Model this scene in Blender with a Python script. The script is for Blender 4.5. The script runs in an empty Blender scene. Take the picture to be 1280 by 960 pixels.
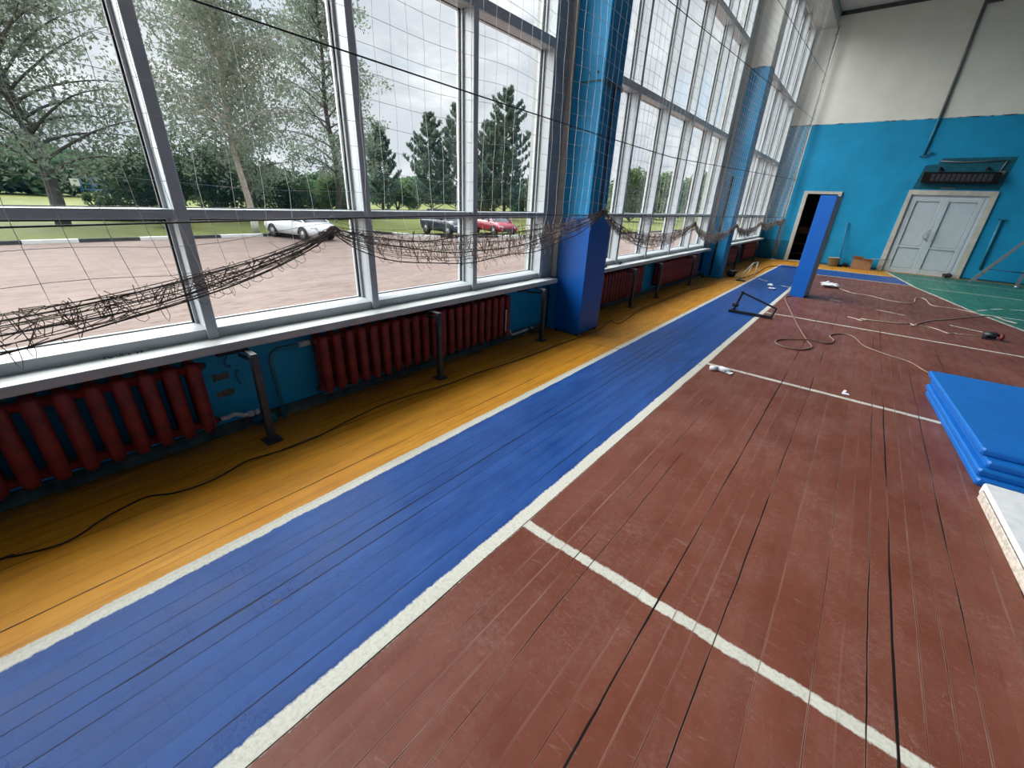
import bpy, math, random
import numpy as np
from mathutils import Vector, Matrix
PI = math.pi
scene = bpy.context.scene
C = scene.collection

# ------------------------------------------------------------------ helpers
class MB:
    """collects geometry and builds it as ONE mesh object"""
    def __init__(s): s.v = []; s.f = []; s.m = []; s.sm = []
    def add(s, vs, fs, mi=0, smooth=False):
        b = len(s.v); s.v += [tuple(p) for p in vs]
        for f in fs:
            s.f.append(tuple(i + b for i in f)); s.m.append(mi); s.sm.append(smooth)
        return s
    def box(s, x0, x1, y0, y1, z0, z1, mi=0):
        vs = [(x0,y0,z0),(x1,y0,z0),(x1,y1,z0),(x0,y1,z0),(x0,y0,z1),(x1,y0,z1),(x1,y1,z1),(x0,y1,z1)]
        return s.add(vs, [(0,3,2,1),(4,5,6,7),(0,1,5,4),(1,2,6,5),(2,3,7,6),(3,0,4,7)], mi)
    def bbox(s, x0, x1, y0, y1, z0, z1, b=.006, mi=0):
        """box with chamfered vertical and horizontal edges"""
        b = min(b, (x1-x0)*.45, (y1-y0)*.45, (z1-z0)*.45)
        def ring(z, i):
            return [(x0+i+b if k in (0,) else 0, 0, z) for k in (0,)]
        vs = []; fs = []
        def oct_(z, ins):
            a0, a1, c0, c1 = x0+ins, x1-ins, y0+ins, y1-ins
            bb = b
            return [(a0+bb,c0,z),(a1-bb,c0,z),(a1,c0+bb,z),(a1,c1-bb,z),(a1-bb,c1,z),(a0+bb,c1,z),(a0,c1-bb,z),(a0,c0+bb,z)]
        for z, ins in ((z0, b*.5), (z0+b, 0), (z1-b, 0), (z1, b*.5)):
            vs += oct_(z, ins)
        for r in range(3):
            for k in range(8):
                fs.append((r*8+k, r*8+(k+1)%8, (r+1)*8+(k+1)%8, (r+1)*8+k))
        fs.append(tuple(range(7,-1,-1))); fs.append(tuple(range(24,32)))
        return s.add(vs, fs, mi)
    def obox(s, c, ax, half, mi=0):
        """oriented box: centre, three axis vectors, half sizes"""
        c = Vector(c); A = [Vector(a).normalized()*h for a, h in zip(ax, half)]
        vs = [c + A[0]*i + A[1]*j + A[2]*k for k in (-1,1) for i, j in ((-1,-1),(1,-1),(1,1),(-1,1))]
        return s.add(vs, [(0,3,2,1),(4,5,6,7),(0,1,5,4),(1,2,6,5),(2,3,7,6),(3,0,4,7)], mi)
    def bar(s, a, b, w, h=None, up=(0,0,1), mi=0):
        a = Vector(a); b = Vector(b); d = (b-a); L = d.length; d.normalize()
        u = Vector(up)
        if abs(d.dot(u)) > .98: u = Vector((1,0,0))
        r = d.cross(u).normalized(); u = r.cross(d)
        return s.obox((a+b)/2, (d, r, u), (L/2, w/2, (h or w)/2), mi)
    def tube(s, pts, r, n=8, mi=0, caps=True, smooth=True):
        P = [Vector(p) for p in pts]; k = len(P)
        R = r if isinstance(r, (list, tuple)) else [r]*k
        vs = []; fs = []
        t = (P[1]-P[0]).normalized()
        u = Vector((0,0,1)) if abs(t.z) < .9 else Vector((1,0,0))
        for i in range(k):
            t = (P[min(i+1,k-1)] - P[max(i-1,0)])
            if t.length < 1e-9: t = Vector((0,0,1))
            t.normalize()
            u = (u - t*u.dot(t))
            if u.length < 1e-6: u = t.orthogonal()
            u.normalize(); w = t.cross(u)
            for j in range(n):
                a = 2*PI*j/n
                vs.append(P[i] + (u*math.cos(a) + w*math.sin(a))*R[i])
        for i in range(k-1):
            for j in range(n):
                fs.append((i*n+j, i*n+(j+1)%n, (i+1)*n+(j+1)%n, (i+1)*n+j))
        if caps:
            fs.append(tuple(range(n-1,-1,-1))); fs.append(tuple(range((k-1)*n, k*n)))
        return s.add(vs, fs, mi, smooth)
    def lathe(s, c, prof, n=20, mi=0, smooth=True, axis='z'):
        vs = []; fs = []; c = Vector(c)
        for (r, z) in prof:
            for j in range(n):
                a = 2*PI*j/n; p = Vector((r*math.cos(a), r*math.sin(a), z))
                if axis == 'y': p = Vector((p.x, p.z, p.y))
                if axis == 'x': p = Vector((p.z, p.x, p.y))
                vs.append(c+p)
        for i in range(len(prof)-1):
            for j in range(n): fs.append((i*n+j, i*n+(j+1)%n, (i+1)*n+(j+1)%n, (i+1)*n+j))
        return s.add(vs, fs, mi, smooth)
    def prism(s, poly, axis, a0, a1, mi=0):
        """extrude a 2D polygon along an axis; poly is in the other two axes"""
        n = len(poly)
        def P(q, a):
            return {'x': (a, q[0], q[1]), 'y': (q[0], a, q[1]), 'z': (q[0], q[1], a)}[axis]
        vs = [P(q, a0) for q in poly] + [P(q, a1) for q in poly]
        fs = [tuple(range(n-1,-1,-1)), tuple(range(n, 2*n))] + [(i, (i+1)%n, n+(i+1)%n, n+i) for i in range(n)]
        return s.add(vs, fs, mi)
    def build(s, name, mats, parent=None, loc=None):
        me = bpy.data.meshes.new(name)
        me.from_pydata(s.v, [], s.f)
        for m in (mats if isinstance(mats, (list, tuple)) else [mats]): me.materials.append(m)
        me.polygons.foreach_set('material_index', s.m)
        me.polygons.foreach_set('use_smooth', s.sm)
        me.update()
        o = bpy.data.objects.new(name, me); C.objects.link(o)
        if loc: o.location = loc
        if parent: o.parent = parent
        return o

def empty(name, loc=(0,0,0), rz=0):
    o = bpy.data.objects.new(name, None); C.objects.link(o)
    o.empty_display_size = .1
    o.location = loc; o.rotation_euler = (0,0,rz); return o
def tag(o, label, cat, group=None, kind=None):
    if label: o['label'] = label
    if cat: o['category'] = cat
    if group: o['group'] = group
    if kind: o['kind'] = kind
    return o
def each(name, mats, parent, fns, world=True):
    out = []
    for fn in fns:
        m = MB(); fn(m); o = m.build(name, mats, parent)
        if world and parent: o.matrix_parent_inverse = Matrix.Translation(-Vector(parent.location))
        out.append(o)
    return out
def struct(o): o['kind'] = 'structure'; return o
def thing(name, label, cat, loc=(0,0,0), rz=0, group=None):
    return tag(empty(name, loc, rz), label, cat, group)
def children(o): return [c for c in bpy.data.objects if c.parent == o]
def copy_tree(o, parent=None):
    c = o.copy(); C.objects.link(c)
    if parent: c.parent = parent
    for ch in children(o): copy_tree(ch, c)
    return c
def dup(o, loc, rz=0, label=None, group=None, scale=None):
    c = copy_tree(o); c.location = loc; c.rotation_euler = (0,0,rz)
    if scale: c.scale = scale if isinstance(scale, tuple) else (scale,)*3
    if label: c['label'] = label
    if group: c['group'] = group
    return c

def srgb(r, g, b):
    f = lambda c: (c/255/12.92) if c/255 <= .04045 else ((c/255+.055)/1.055)**2.4
    return (f(r), f(g), f(b), 1)

# ------------------------------------------------------------------ materials
class NT:
    def __init__(s, name):
        s.mat = bpy.data.materials.new(name); s.mat.use_nodes = True
        s.t = s.mat.node_tree; s.t.nodes.clear()
        s.out = s.t.nodes.new('ShaderNodeOutputMaterial')
    def n(s, typ, **kw):
        nd = s.t.nodes.new(typ)
        for k, v in kw.items(): setattr(nd, k, v)
        return nd
    def link(s, a, b): s.t.links.new(a, b)
    def put(s, sock, v):
        if hasattr(v, 'is_output') or isinstance(v, bpy.types.NodeSocket): s.link(v, sock)
        else: sock.default_value = v
    def math(s, op, a, b=0.0, c=None, clamp=False):
        nd = s.n('ShaderNodeMath', operation=op); nd.use_clamp = clamp
        s.put(nd.inputs[0], a); s.put(nd.inputs[1], b)
        if c is not None: s.put(nd.inputs[2], c)
        return nd.outputs[0]
    def mix(s, f, a, b, blend='MIX'):
        nd = s.n('ShaderNodeMix', data_type='RGBA', blend_type=blend)
        s.put(nd.inputs[0], f); s.put(nd.inputs[6], a); s.put(nd.inputs[7], b)
        return nd.outputs[2]
    def noise(s, vec=None, scale=5, detail=3, rough=.55, dist=0):
        nd = s.n('ShaderNodeTexNoise'); nd.inputs['Scale'].default_value = scale
        nd.inputs['Detail'].default_value = detail; nd.inputs['Roughness'].default_value = rough
        nd.inputs['Distortion'].default_value = dist
        if vec is not None: s.link(vec, nd.inputs['Vector'])
        return nd.outputs['Fac']
    def ramp(s, fac, lo, hi, clamp=True):
        nd = s.n('ShaderNodeMapRange'); nd.clamp = clamp
        s.link(fac, nd.inputs[0]); nd.inputs[1].default_value = lo; nd.inputs[2].default_value = hi
        return nd.outputs[0]
    def coord(s, which='Object'):
        return s.n('ShaderNodeTexCoord').outputs[which]
    def pos(s): return s.n('ShaderNodeNewGeometry').outputs['Position']
    def scalev(s, v, sc):
        nd = s.n('ShaderNodeMapping'); nd.inputs['Scale'].default_value = sc; s.link(v, nd.inputs[0]); return nd.outputs[0]
    def bsdf(s, col, rough=.5, metal=0, spec=.5, bump=None, bstr=.2, bdist=.01, **kw):
        p = s.n('ShaderNodeBsdfPrincipled')
        s.put(p.inputs['Base Color'], col); s.put(p.inputs['Roughness'], rough)
        p.inputs['Metallic'].default_value = metal; p.inputs['Specular IOR Level'].default_value = spec
        for k, v in kw.items(): s.put(p.inputs[k.replace('_', ' ')], v)
        if bump is not None:
            b = s.n('ShaderNodeBump'); b.inputs['Strength'].default_value = bstr; b.inputs['Distance'].default_value = bdist
            s.link(bump, b.inputs['Height']); s.link(b.outputs[0], p.inputs['Normal'])
        s.link(p.outputs[0], s.out.inputs[0]); return p

def simple(name, rgb, rough=.5, metal=0, var=.12, scale=8, spec=.5, bstr=.1, dark=None):
    t = NT(name); c = srgb(*rgb)
    n = t.noise(t.coord(), scale, 4, .6)
    d = dark and srgb(*dark) or tuple([k*(1-var*2.2) for k in c[:3]] + [1])
    l = tuple([min(1, k*(1+var)) for k in c[:3]] + [1])
    t.bsdf(t.mix(t.ramp(n, .3, .7), d, l), rough, metal, spec, bump=n, bstr=bstr)
    return t.mat

M = {}
M['pvc'] = simple('white_pvc', (182,187,190), .35, var=.03)
M['profile_grey'] = simple('grey_aluminium_cover', (176,180,186), .4, var=.04)
M['gasket'] = simple('black_rubber', (18,18,20), .6)
M['sill'] = simple('white_sill_plastic', (196,198,196), .4, var=.04)
M['steel'] = simple('dark_steel', (72,72,78), .45, .3, var=.15, scale=20)
M['black_steel'] = simple('black_painted_steel', (34,40,46), .4, .1, var=.15, scale=20)
M['alu'] = simple('bare_aluminium', (170,174,180), .35, .7, var=.08, scale=20)
M['rad'] = simple('dark_red_radiator_paint', (140,40,40), .5, var=.18, scale=14, dark=(100,26,28), bstr=.3)
M['pipe_teal'] = simple('teal_pipe_paint', (42,124,152), .45, var=.15, scale=12)
M['pipe_white'] = simple('white_plastic_pipe', (206,208,208), .45, var=.12, scale=20)
M['conduit'] = simple('grey_conduit', (112,114,114), .5, var=.1)
M['pad'] = simple('blue_vinyl_pad', (4,94,186), .38, var=.05, scale=3, bstr=.05)
M['mat'] = simple('blue_vinyl_mat', (12,104,186), .5, var=.05, scale=5, bstr=.08)
M['pad_edge'] = simple('grey_pad_backing', (176,182,196), .6, var=.08)
M['foam'] = simple('white_foam_board', (222,222,224), .7, var=.06, scale=12, bstr=.3)
M['foam_edge'] = simple('chipped_foam_edge', (214,200,186), .8, var=.2, scale=40, bstr=.5)
M['paper'] = simple('white_paper', (232,234,240), .7, var=.04)
M['bag'] = simple('white_plastic_bag', (236,238,246), .3, var=.05)
M['cord_dark'] = simple('black_cable_rubber', (52,36,26), .5)
M['cord_beige'] = simple('pale_cord', (182,168,156), .6)
M['hose'] = simple('brown_grey_hose', (134,106,94), .5)
M['rope_dark'] = simple('black_rope', (42,40,40), .7)
M['net'] = simple('pale_net_twine', (206,204,198), .8, var=.08)
M['net_old'] = simple('brown_grey_gathered_net', (148,134,124), .9, var=.2, scale=6, dark=(88,76,68))
M['cardboard'] = simple('brown_cardboard', (158,118,84), .8, var=.1, scale=10)
M['bucket'] = simple('dull_white_bucket', (150,156,156), .5, var=.06)
M['door'] = simple('pale_grey_door_plastic', (192,202,208), .4, var=.03)
M['door_trim'] = simple('worn_cream_door_plaster', (196,192,180), .7, var=.08, scale=6, bstr=.3)
M['door_line'] = simple('dark_grey_seal', (70,76,80), .6)
M['heater'] = simple('black_heater_metal', (24,22,24), .4, .3)
M['teal_dark'] = simple('dark_teal_repaint', (12,92,112), .5, var=.15, scale=10)
M['wood'] = simple('shelf_wood', (120,98,70), .7)
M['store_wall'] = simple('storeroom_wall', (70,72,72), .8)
M['red'] = simple('dark_red_plastic', (110,30,28), .5)
M['brown_box'] = simple('storeroom_box_brown', (96,62,50), .8)
M['ceil'] = simple('white_ceiling_concrete', (186,188,186), .8, var=.05, scale=2)
M['beam'] = simple('grey_concrete_beam', (160,164,162), .8, var=.08, scale=3)
M['trim_dark'] = simple('dark_ceiling_strip', (74,78,78), .7)
M['reveal'] = simple('reveal_plaster', (150,156,162), .8, var=.06, scale=5)
M['reveal_l'] = simple('pale_reveal_strip', (186,184,178), .7, var=.05)
M['baseboard'] = simple('grey_skirting', (92,92,90), .8, var=.25, scale=10, dark=(48,50,52))
M['gouge'] = simple('bare_plaster_patch', (112,108,96), .9, var=.2, scale=30)
M['smudge'] = simple('black_smudge', (30,30,32), .8)
# outdoor
M['bark'] = simple('dark_bark', (84,78,72), .9, var=.25, scale=4)
M['pole_wood'] = simple('weathered_light_bark', (168,158,146), .9, var=.15, scale=4)
M['whitewash'] = simple('whitewash', (206,206,196), .9)
M['tyre'] = simple('tyre_rubber', (26,26,28), .7)
M['rim'] = simple('alloy_wheel', (150,152,156), .35, .6)
M['car_white'] = simple('white_car_paint', (214,218,222), .25, var=.02)
M['car_dark'] = simple('dark_blue_car_paint', (34,40,56), .22, var=.03)
M['car_red'] = simple('red_car_paint', (140,18,44), .25, var=.03)
M['car_glass'] = simple('dark_car_glass', (60,68,76), .08, var=.03)
M['lamp_white'] = simple('headlamp_plastic', (206,212,216), .15)
M['tail_red'] = simple('tail_lamp_red', (140,20,20), .2)
M['goal_blue'] = simple('blue_painted_steel', (50,104,150), .5)
M['stripe_black'] = simple('black_kerb_paint', (58,60,60), .9, var=.15, scale=3)
M['stripe_white'] = simple('white_kerb_paint', (220,222,218), .9, var=.04, scale=3)

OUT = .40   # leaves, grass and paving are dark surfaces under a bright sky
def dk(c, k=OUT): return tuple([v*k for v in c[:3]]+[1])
def foliage(name, a, b, trans=.35):
    t = NT(name)
    n = t.noise(t.coord(), .6, 3, .6); n2 = t.noise(t.coord(), 9, 2, .5)
    f = t.math('MULTIPLY', t.math('ADD', n, n2), .5)
    col = t.mix(t.ramp(f, .36, .62), dk(srgb(*a), .95), dk(srgb(*b), .95))
    d = t.n('ShaderNodeBsdfDiffuse'); t.link(col, d.inputs[0])
    tr = t.n('ShaderNodeBsdfTranslucent'); t.link(col, tr.inputs[0])
    mx = t.n('ShaderNodeMixShader'); mx.inputs[0].default_value = trans
    t.link(d.outputs[0], mx.inputs[1]); t.link(tr.outputs[0], mx.inputs[2]); t.link(mx.outputs[0], t.out.inputs[0])
    return t.mat
M['birch_leaf'] = foliage('birch_leaves', (92,104,90), (142,152,136))
M['leaf_dark'] = foliage('dark_leaves', (50,64,50), (92,108,80))
M['leaf_mid'] = foliage('mid_green_leaves', (66,86,58), (112,130,88))
M['needle'] = foliage('pine_needles', (70,86,76), (116,132,118))
M['far_leaf'] = foliage('far_tree_leaves', (66,90,70), (104,128,96))

def glass():
    t = NT('window_glass')
    tr = t.n('ShaderNodeBsdfTransparent'); tr.inputs[0].default_value = (.95,.97,.97,1)
    g = t.n('ShaderNodeBsdfGlossy'); g.inputs['Roughness'].default_value = .02; g.inputs[0].default_value = (1,1,1,1)
    fr = t.n('ShaderNodeFresnel'); fr.inputs[0].default_value = 1.45
    geo = t.n('ShaderNodeNewGeometry')
    # the pane is a closed slab: only its front faces reflect
    f = t.math('MULTIPLY', fr.outputs[0], t.math('SUBTRACT', 1, geo.outputs['Backfacing']), clamp=True)
    mx = t.n('ShaderNodeMixShader'); t.link(f, mx.inputs[0]); t.link(tr.outputs[0], mx.inputs[1]); t.link(g.outputs[0], mx.inputs[2])
    t.link(mx.outputs[0], t.out.inputs[0]); return t.mat
M['glass'] = glass()

def floor_material():
    t = NT('painted_floor_boards')
    P = t.pos(); sep = t.n('ShaderNodeSeparateXYZ'); t.link(P, sep.inputs[0])
    X, Y = sep.outputs[0], sep.outputs[1]
    e1 = t.noise(P, 55, 3, .7); e2 = t.noise(P, 6, 3, .5)
    wob = t.math('ADD', t.math('MULTIPLY', t.math('SUBTRACT', e1, .5), .022), t.math('MULTIPLY', t.math('SUBTRACT', e2, .5), .02))
    x = t.math('ADD', X, wob); y = t.math('ADD', Y, wob)
    def band(v, a, b, soft=.004):
        u = t.ramp(v, a-soft, a+soft); w = t.ramp(v, b+soft, b-soft)
        # map range with reversed ends also clamps
        return t.math('MULTIPLY', u, w)
    def rect(x0, x1, y0, y1): return t.math('MULTIPLY', band(x, x0, x1), band(y, y0, y1))
    def seg(ax, ay, bx, by, w):
        """line segment mask of half width w"""
        dx, dy = bx-ax, by-ay; L = math.hypot(dx, dy); dx /= L; dy /= L
        u = t.math('ADD', t.math('MULTIPLY', t.math('SUBTRACT', x, ax), dx), t.math('MULTIPLY', t.math('SUBTRACT', y, ay), dy))
        v = t.math('ADD', t.math('MULTIPLY', t.math('SUBTRACT', x, ax), -dy), t.math('MULTIPLY', t.math('SUBTRACT', y, ay), dx))
        return t.math('MULTIPLY', band(u, 0, L), band(v, -w, w)), v
    # ---- boards
    W = .0765
    wv = t.noise(t.scalev(P, (8, .8, 1)), 1.6, 3, .6)
    fx = t.math('DIVIDE', t.math('ADD', t.math('ADD', X, 10.02), t.math('MULTIPLY', t.math('SUBTRACT', wv, .5), .018)), W)
    fid = t.math('FLOOR', fx); fr = t.math('SUBTRACT', fx, fid)
    wn = t.n('ShaderNodeTexWhiteNoise', noise_dimensions='1D'); t.link(fid, wn.inputs['W'])
    rnd = wn.outputs['Value']
    edge = t.math('MULTIPLY', t.math('MINIMUM', fr, t.math('SUBTRACT', 1, fr)), W)      # metres to the nearest seam
    near = t.math('ROUND', fx)
    wn2 = t.n('ShaderNodeTexWhiteNoise', noise_dimensions='1D'); t.link(t.math('ADD', near, .37), wn2.inputs['W'])
    sr = wn2.outputs['Value']
    streak = t.noise(t.scalev(P, (9, .9, 1)), 2.0, 4, .65)
    wid = t.math('ADD', .0004, t.math('MULTIPLY', t.math('POWER', sr, 3), .0030))
    fade = t.ramp(t.noise(t.scalev(P, (13, .55, 1)), 1.5, 3, .6), .40, .60)
    wid = t.math('MULTIPLY', wid, t.math('ADD', .30, t.math('MULTIPLY', fade, 1.05)))
    seam = t.math('LESS_THAN', edge, wid)
    seam_s = t.ramp(t.math('DIVIDE', edge, wid), 1.3, .7)
    # end joints of the boards at one place across the floor and a scatter elsewhere
    jy = t.math('ADD', 4.05, t.math('MULTIPLY', t.math('ADD', X, 2.6), .2))
    joint = t.math('MULTIPLY', t.ramp(t.math('ABSOLUTE', t.math('SUBTRACT', Y, jy)), .008, .004), t.math('LESS_THAN', X, -.95))
    # ---- paint zones
    yellow = t.math('MAXIMUM', t.math('LESS_THAN', x, -1.82), t.math('GREATER_THAN', y, 15.5))
    blueA = rect(-1.82, -.95, -12, 15.5); blueB = rect(-1.82, 1.3, 14.0, 15.5)
    # green area: right of a curve through measured floor points
    pts = [(.72,16.9),(1.24,13.66),(1.55,12.4),(1.86,11.06),(2.12,10.2),(2.5,9.0),(3.2,7.6),(4.6,6.2),(8,5.4)]
    green = None; gline = None
    for (a, b) in zip(pts[:-1], pts[1:]):
        m, v = seg(a[0], a[1], b[0], b[1], .028)
        g = t.math('MULTIPLY', band(y, b[1], a[1], .001), t.math('GREATER_THAN', v, 0))
        green = g if green is None else t.math('MAXIMUM', green, g)
        gline = m if gline is None else t.math('MAXIMUM', gline, m)
    white = gline
    wl = [rect(-1.853,-1.792,-12,15.5), rect(-.985,-.915,-12,15.3), rect(-.95,8,1.30,1.352), rect(-.95,8,4.46,4.512),
          rect(-.95,8,7.69,7.74), rect(-1.82,-.9,15.46,15.52), rect(-.95,1.2,13.92,13.97), rect(-.95,.75,15.46,15.52)]
    for a in [(.5,9.63,.88,9.48),(1.4,9.19,1.74,9.03),(-1.74,11.64,-1.48,11.32),(-1.17,10.98,-.98,10.86),(-.2,10.02,-.04,9.98),
              (1.17,15.88,4.6,15.6),(1.46,13.82,5,13.65),(1.93,10.83,5,10.6),(1.95,11.2,2.1,11.45),(2.2,11.66,2.38,11.88),(2.5,11.95,2.8,12.15)]:
        wl.append(seg(*a, .022)[0])
    for m in wl: white = t.math('MAXIMUM', white, m)
    big = t.noise(P, 1.3, 4, .6); mid = t.noise(t.scalev(P, (3, .7, 1)), 4, 5, .65); fine = t.noise(P, 70, 3, .7)
    scr = t.noise(t.scalev(P, (1, 5, 1)), 9, 5, .75, .6)
    scratch = t.ramp(scr, .60, .72)
    col = t.mix(t.ramp(big, .3, .7), srgb(102,54,40), srgb(122,76,64))
    col = t.mix(t.math('MULTIPLY', t.ramp(mid, .45, .75), .45), col, srgb(92,46,30))
    dust = t.math('MULTIPLY', t.ramp(t.noise(t.scalev(P, (1.5, 1, 1)), 2.2, 6, .7), .46, .68), t.ramp(t.noise(P, 40, 4, .8), .35, .65))
    col = t.mix(t.math('MULTIPLY', dust, .55), col, srgb(142,108,98))
    curl = t.noise(P, 14, 4, .55, 2.2)
    thin = t.math('MULTIPLY', t.ramp(t.math('ABSOLUTE', t.math('SUBTRACT', curl, .5)), .010, .004), t.ramp(t.noise(P, 2.5, 4, .6), .50, .62))
    col = t.mix(t.math('MULTIPLY', thin, .40), col, srgb(160,124,112))
    Yw = t.mix(t.ramp(big, .3, .7), srgb(188,124,26), srgb(206,146,48))
    Yw = t.mix(t.math('MULTIPLY', t.ramp(mid, .5, .75), .6), Yw, srgb(158,104,36))
    Bl = t.mix(t.ramp(mid, .3, .7), srgb(24,62,124), srgb(44,82,146))
    Gr = t.mix(t.ramp(big, .3, .7), srgb(42,104,88), srgb(56,122,106))
    # worn pale scuffs on the maroon only
    col = t.mix(t.math('MULTIPLY', scratch, .38), col, srgb(156,124,114))
    Yw = t.mix(t.math('MULTIPLY', t.ramp(t.noise(t.scalev(P, (14, .8, 1)), 2.4, 5, .7), .50, .66), .45), Yw, srgb(138,92,34))
    col = t.mix(yellow, col, Yw); col = t.mix(t.math('MAXIMUM', blueA, blueB), col, Bl)
    col = t.mix(green, col, Gr)
    wcol = t.mix(t.ramp(fine, .45, .8), srgb(202,200,188), srgb(172,168,156))
    # bare grey wood where yellow paint has gone by the skirting
    worn = t.math('MULTIPLY', t.ramp(X, -2.62, -2.92), t.ramp(t.noise(t.scalev(P, (6, 1.2, 1)), 3, 5, .7), .40, .58))
    col = t.mix(worn, col, srgb(96,88,76))
    chip = t.ramp(t.noise(t.scalev(P, (2.2, .7, 1)), 7, 5, .75), .665, .71)
    col = t.mix(t.math('MULTIPLY', chip, .6), col, srgb(112,86,58))
    chipw = t.ramp(t.noise(P, 18, 4, .8), .78, .70)
    col = t.mix(t.math('MULTIPLY', white, chipw), col, wcol)
    # per-board tone
    hs = t.n('ShaderNodeHueSaturation'); t.link(col, hs.inputs['Color'])
    t.link(t.math('ADD', .94, t.math('MULTIPLY', rnd, .12)), hs.inputs['Value'])
    col = hs.outputs[0]
    # pale worn lip beside the wider cracks
    lip = t.math('MULTIPLY', t.math('MULTIPLY', t.ramp(edge, .0042, .0022), t.math('GREATER_THAN', X, -.95)), t.math('MULTIPLY', t.ramp(sr, .15, .5), t.ramp(streak, .36, .56)))
    col = t.mix(t.math('MULTIPLY', lip, .62), col, srgb(158,122,110))
    col = t.mix(t.math('MULTIPLY', seam_s, t.ramp(sr, .02, .35)), col, srgb(28,24,24))
    col = t.mix(joint, col, srgb(70,52,40))
    ro = t.math('ADD', .32, t.math('MULTIPLY', t.ramp(mid, .3, .8), .22))
    ro = t.math('ADD', ro, t.math('MULTIPLY', scratch, .12))
    h = t.math('SUBTRACT', t.math('MULTIPLY', streak, .35), t.math('MULTIPLY', seam_s, 1.0))
    h = t.math('ADD', h, t.math('MULTIPLY', fine, .12))
    h = t.math('ADD', h, t.math('MULTIPLY', t.math('POWER', t.math('DIVIDE', edge, W), .5), .35))
    h = t.math('ADD', h, t.math('ADD', t.math('MULTIPLY', scratch, .12), t.math('ADD', t.math('MULTIPLY', thin, .25), t.math('MULTIPLY', lip, .3))))
    t.bsdf(col, ro, 0, .12, bump=h, bstr=.55, bdist=.004)
    return t.mat
M['floor'] = floor_material()

def wall_material(name, zline, lower, upper, lower2=None, zl2=0, rag=.03, outer=False):
    t = NT(name); P = t.pos(); sep = t.n('ShaderNodeSeparateXYZ'); t.link(P, sep.inputs[0])
    Z = t.math('ADD', sep.outputs[2], t.math('MULTIPLY', t.math('SUBTRACT', t.noise(P, 3, 4, .6), .5), rag))
    n = t.noise(P, 1.4, 4, .6); s = t.noise(t.scalev(P, (1,1,3)), 5, 4, .6)
    lo = t.mix(t.ramp(n, .3, .7), srgb(*lower), srgb(*[min(255, c*1.10) for c in lower]))
    up = t.mix(t.ramp(n, .3, .7), srgb(*upper), srgb(*[min(255, c*1.05) for c in upper]))
    if lower2:
        lo = t.mix(t.math('MULTIPLY', t.math('LESS_THAN', Z, zl2), t.math('LESS_THAN', sep.outputs[0], -1.9)), lo, srgb(*lower2))
    col = t.mix(t.math('GREATER_THAN', Z, zline), lo, up)
    if outer: col = t.mix(t.math('LESS_THAN', sep.outputs[0], -2.93), col, srgb(150,150,146))
    band = t.ramp(t.math('ABSOLUTE', t.math('SUBTRACT', Z, zline)), .02, .008)
    col = t.mix(t.math('MULTIPLY', band, t.ramp(s, .45, .6)), col, srgb(24,58,74))
    t.bsdf(col, .55, 0, .35, bump=t.math('ADD', s, n), bstr=.25, bdist=.02)
    return t.mat
M['wall'] = wall_material('two_tone_wall_paint', 3.94, (22,138,182), (224,222,212), (10,104,134), .62)
M['wall_l'] = wall_material('window_wall_paint', 3.94, (22,146,190), (214,212,204), outer=True)
M['column'] = wall_material('column_paint', 4.07, (16,130,180), (210,210,204), rag=.01)

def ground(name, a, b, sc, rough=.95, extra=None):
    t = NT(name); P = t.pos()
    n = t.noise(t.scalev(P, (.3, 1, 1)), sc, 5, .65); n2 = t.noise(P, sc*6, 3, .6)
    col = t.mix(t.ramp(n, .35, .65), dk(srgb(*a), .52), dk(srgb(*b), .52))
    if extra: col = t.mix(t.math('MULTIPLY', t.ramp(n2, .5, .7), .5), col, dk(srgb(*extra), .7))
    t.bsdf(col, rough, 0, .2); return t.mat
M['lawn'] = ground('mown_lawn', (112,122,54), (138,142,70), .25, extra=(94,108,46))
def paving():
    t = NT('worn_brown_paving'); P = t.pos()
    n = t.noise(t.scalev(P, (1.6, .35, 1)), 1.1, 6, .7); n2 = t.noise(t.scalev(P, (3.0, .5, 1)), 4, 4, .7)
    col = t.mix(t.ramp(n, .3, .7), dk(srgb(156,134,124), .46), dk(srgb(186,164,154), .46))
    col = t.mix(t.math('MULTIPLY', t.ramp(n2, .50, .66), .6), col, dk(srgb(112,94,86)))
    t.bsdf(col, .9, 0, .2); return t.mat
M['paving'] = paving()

# ------------------------------------------------------------------ setting: room
FX0, FX1, FY0, FY1, H = -2.92, 9.5, -8.5, 17.1, 6.65
fl = MB(); fl.add([(FX0-.2,FY0,0),(FX1,FY0,0),(FX1,FY1+.05,0),(FX0-.2,FY1+.05,0)], [(0,1,2,3)])
fl.add([(FX0-.2,FY0,-.2),(FX1,FY0,-.2),(FX1,FY1+.05,-.2),(FX0-.2,FY1+.05,-.2)], [(3,2,1,0)])
struct(fl.build('floor', M['floor']))
cb = MB(); cb.box(-3.3, FX1+.2, FY0-.2, FY1+.2, H, H+.2)
struct(cb.build('ceiling', M['ceil']))
# windows: five bays of 1.11 m each, between the columns
WIN = [(-8.05, -2.4), (-1.52, 4.05), (4.90, 10.45), (11.22, 16.72)]
SILLZ = .655; WTOP = 6.28
wl = MB()
wl.box(-3.10, FX0, FY0, FY1+.2, -1.2, .60)
ys = [FY0] + [v for w in WIN for v in w] + [FY1+.2]
for a, b in zip(ys[::2], ys[1::2]): wl.box(-3.10, -2.872, a, b, .60, H)
for a, b in WIN: wl.box(-3.10, -2.9, a, b, WTOP, H); wl.box(-3.10, -2.9, a, b, .595, .61)
struct(wl.build('wall_left', M['wall_l']))
bm = MB(); bm.box(-2.9, -2.40, FY0, FY1, 6.30, H-.002)
struct(bm.build('trim_1', M['beam']))
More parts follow.
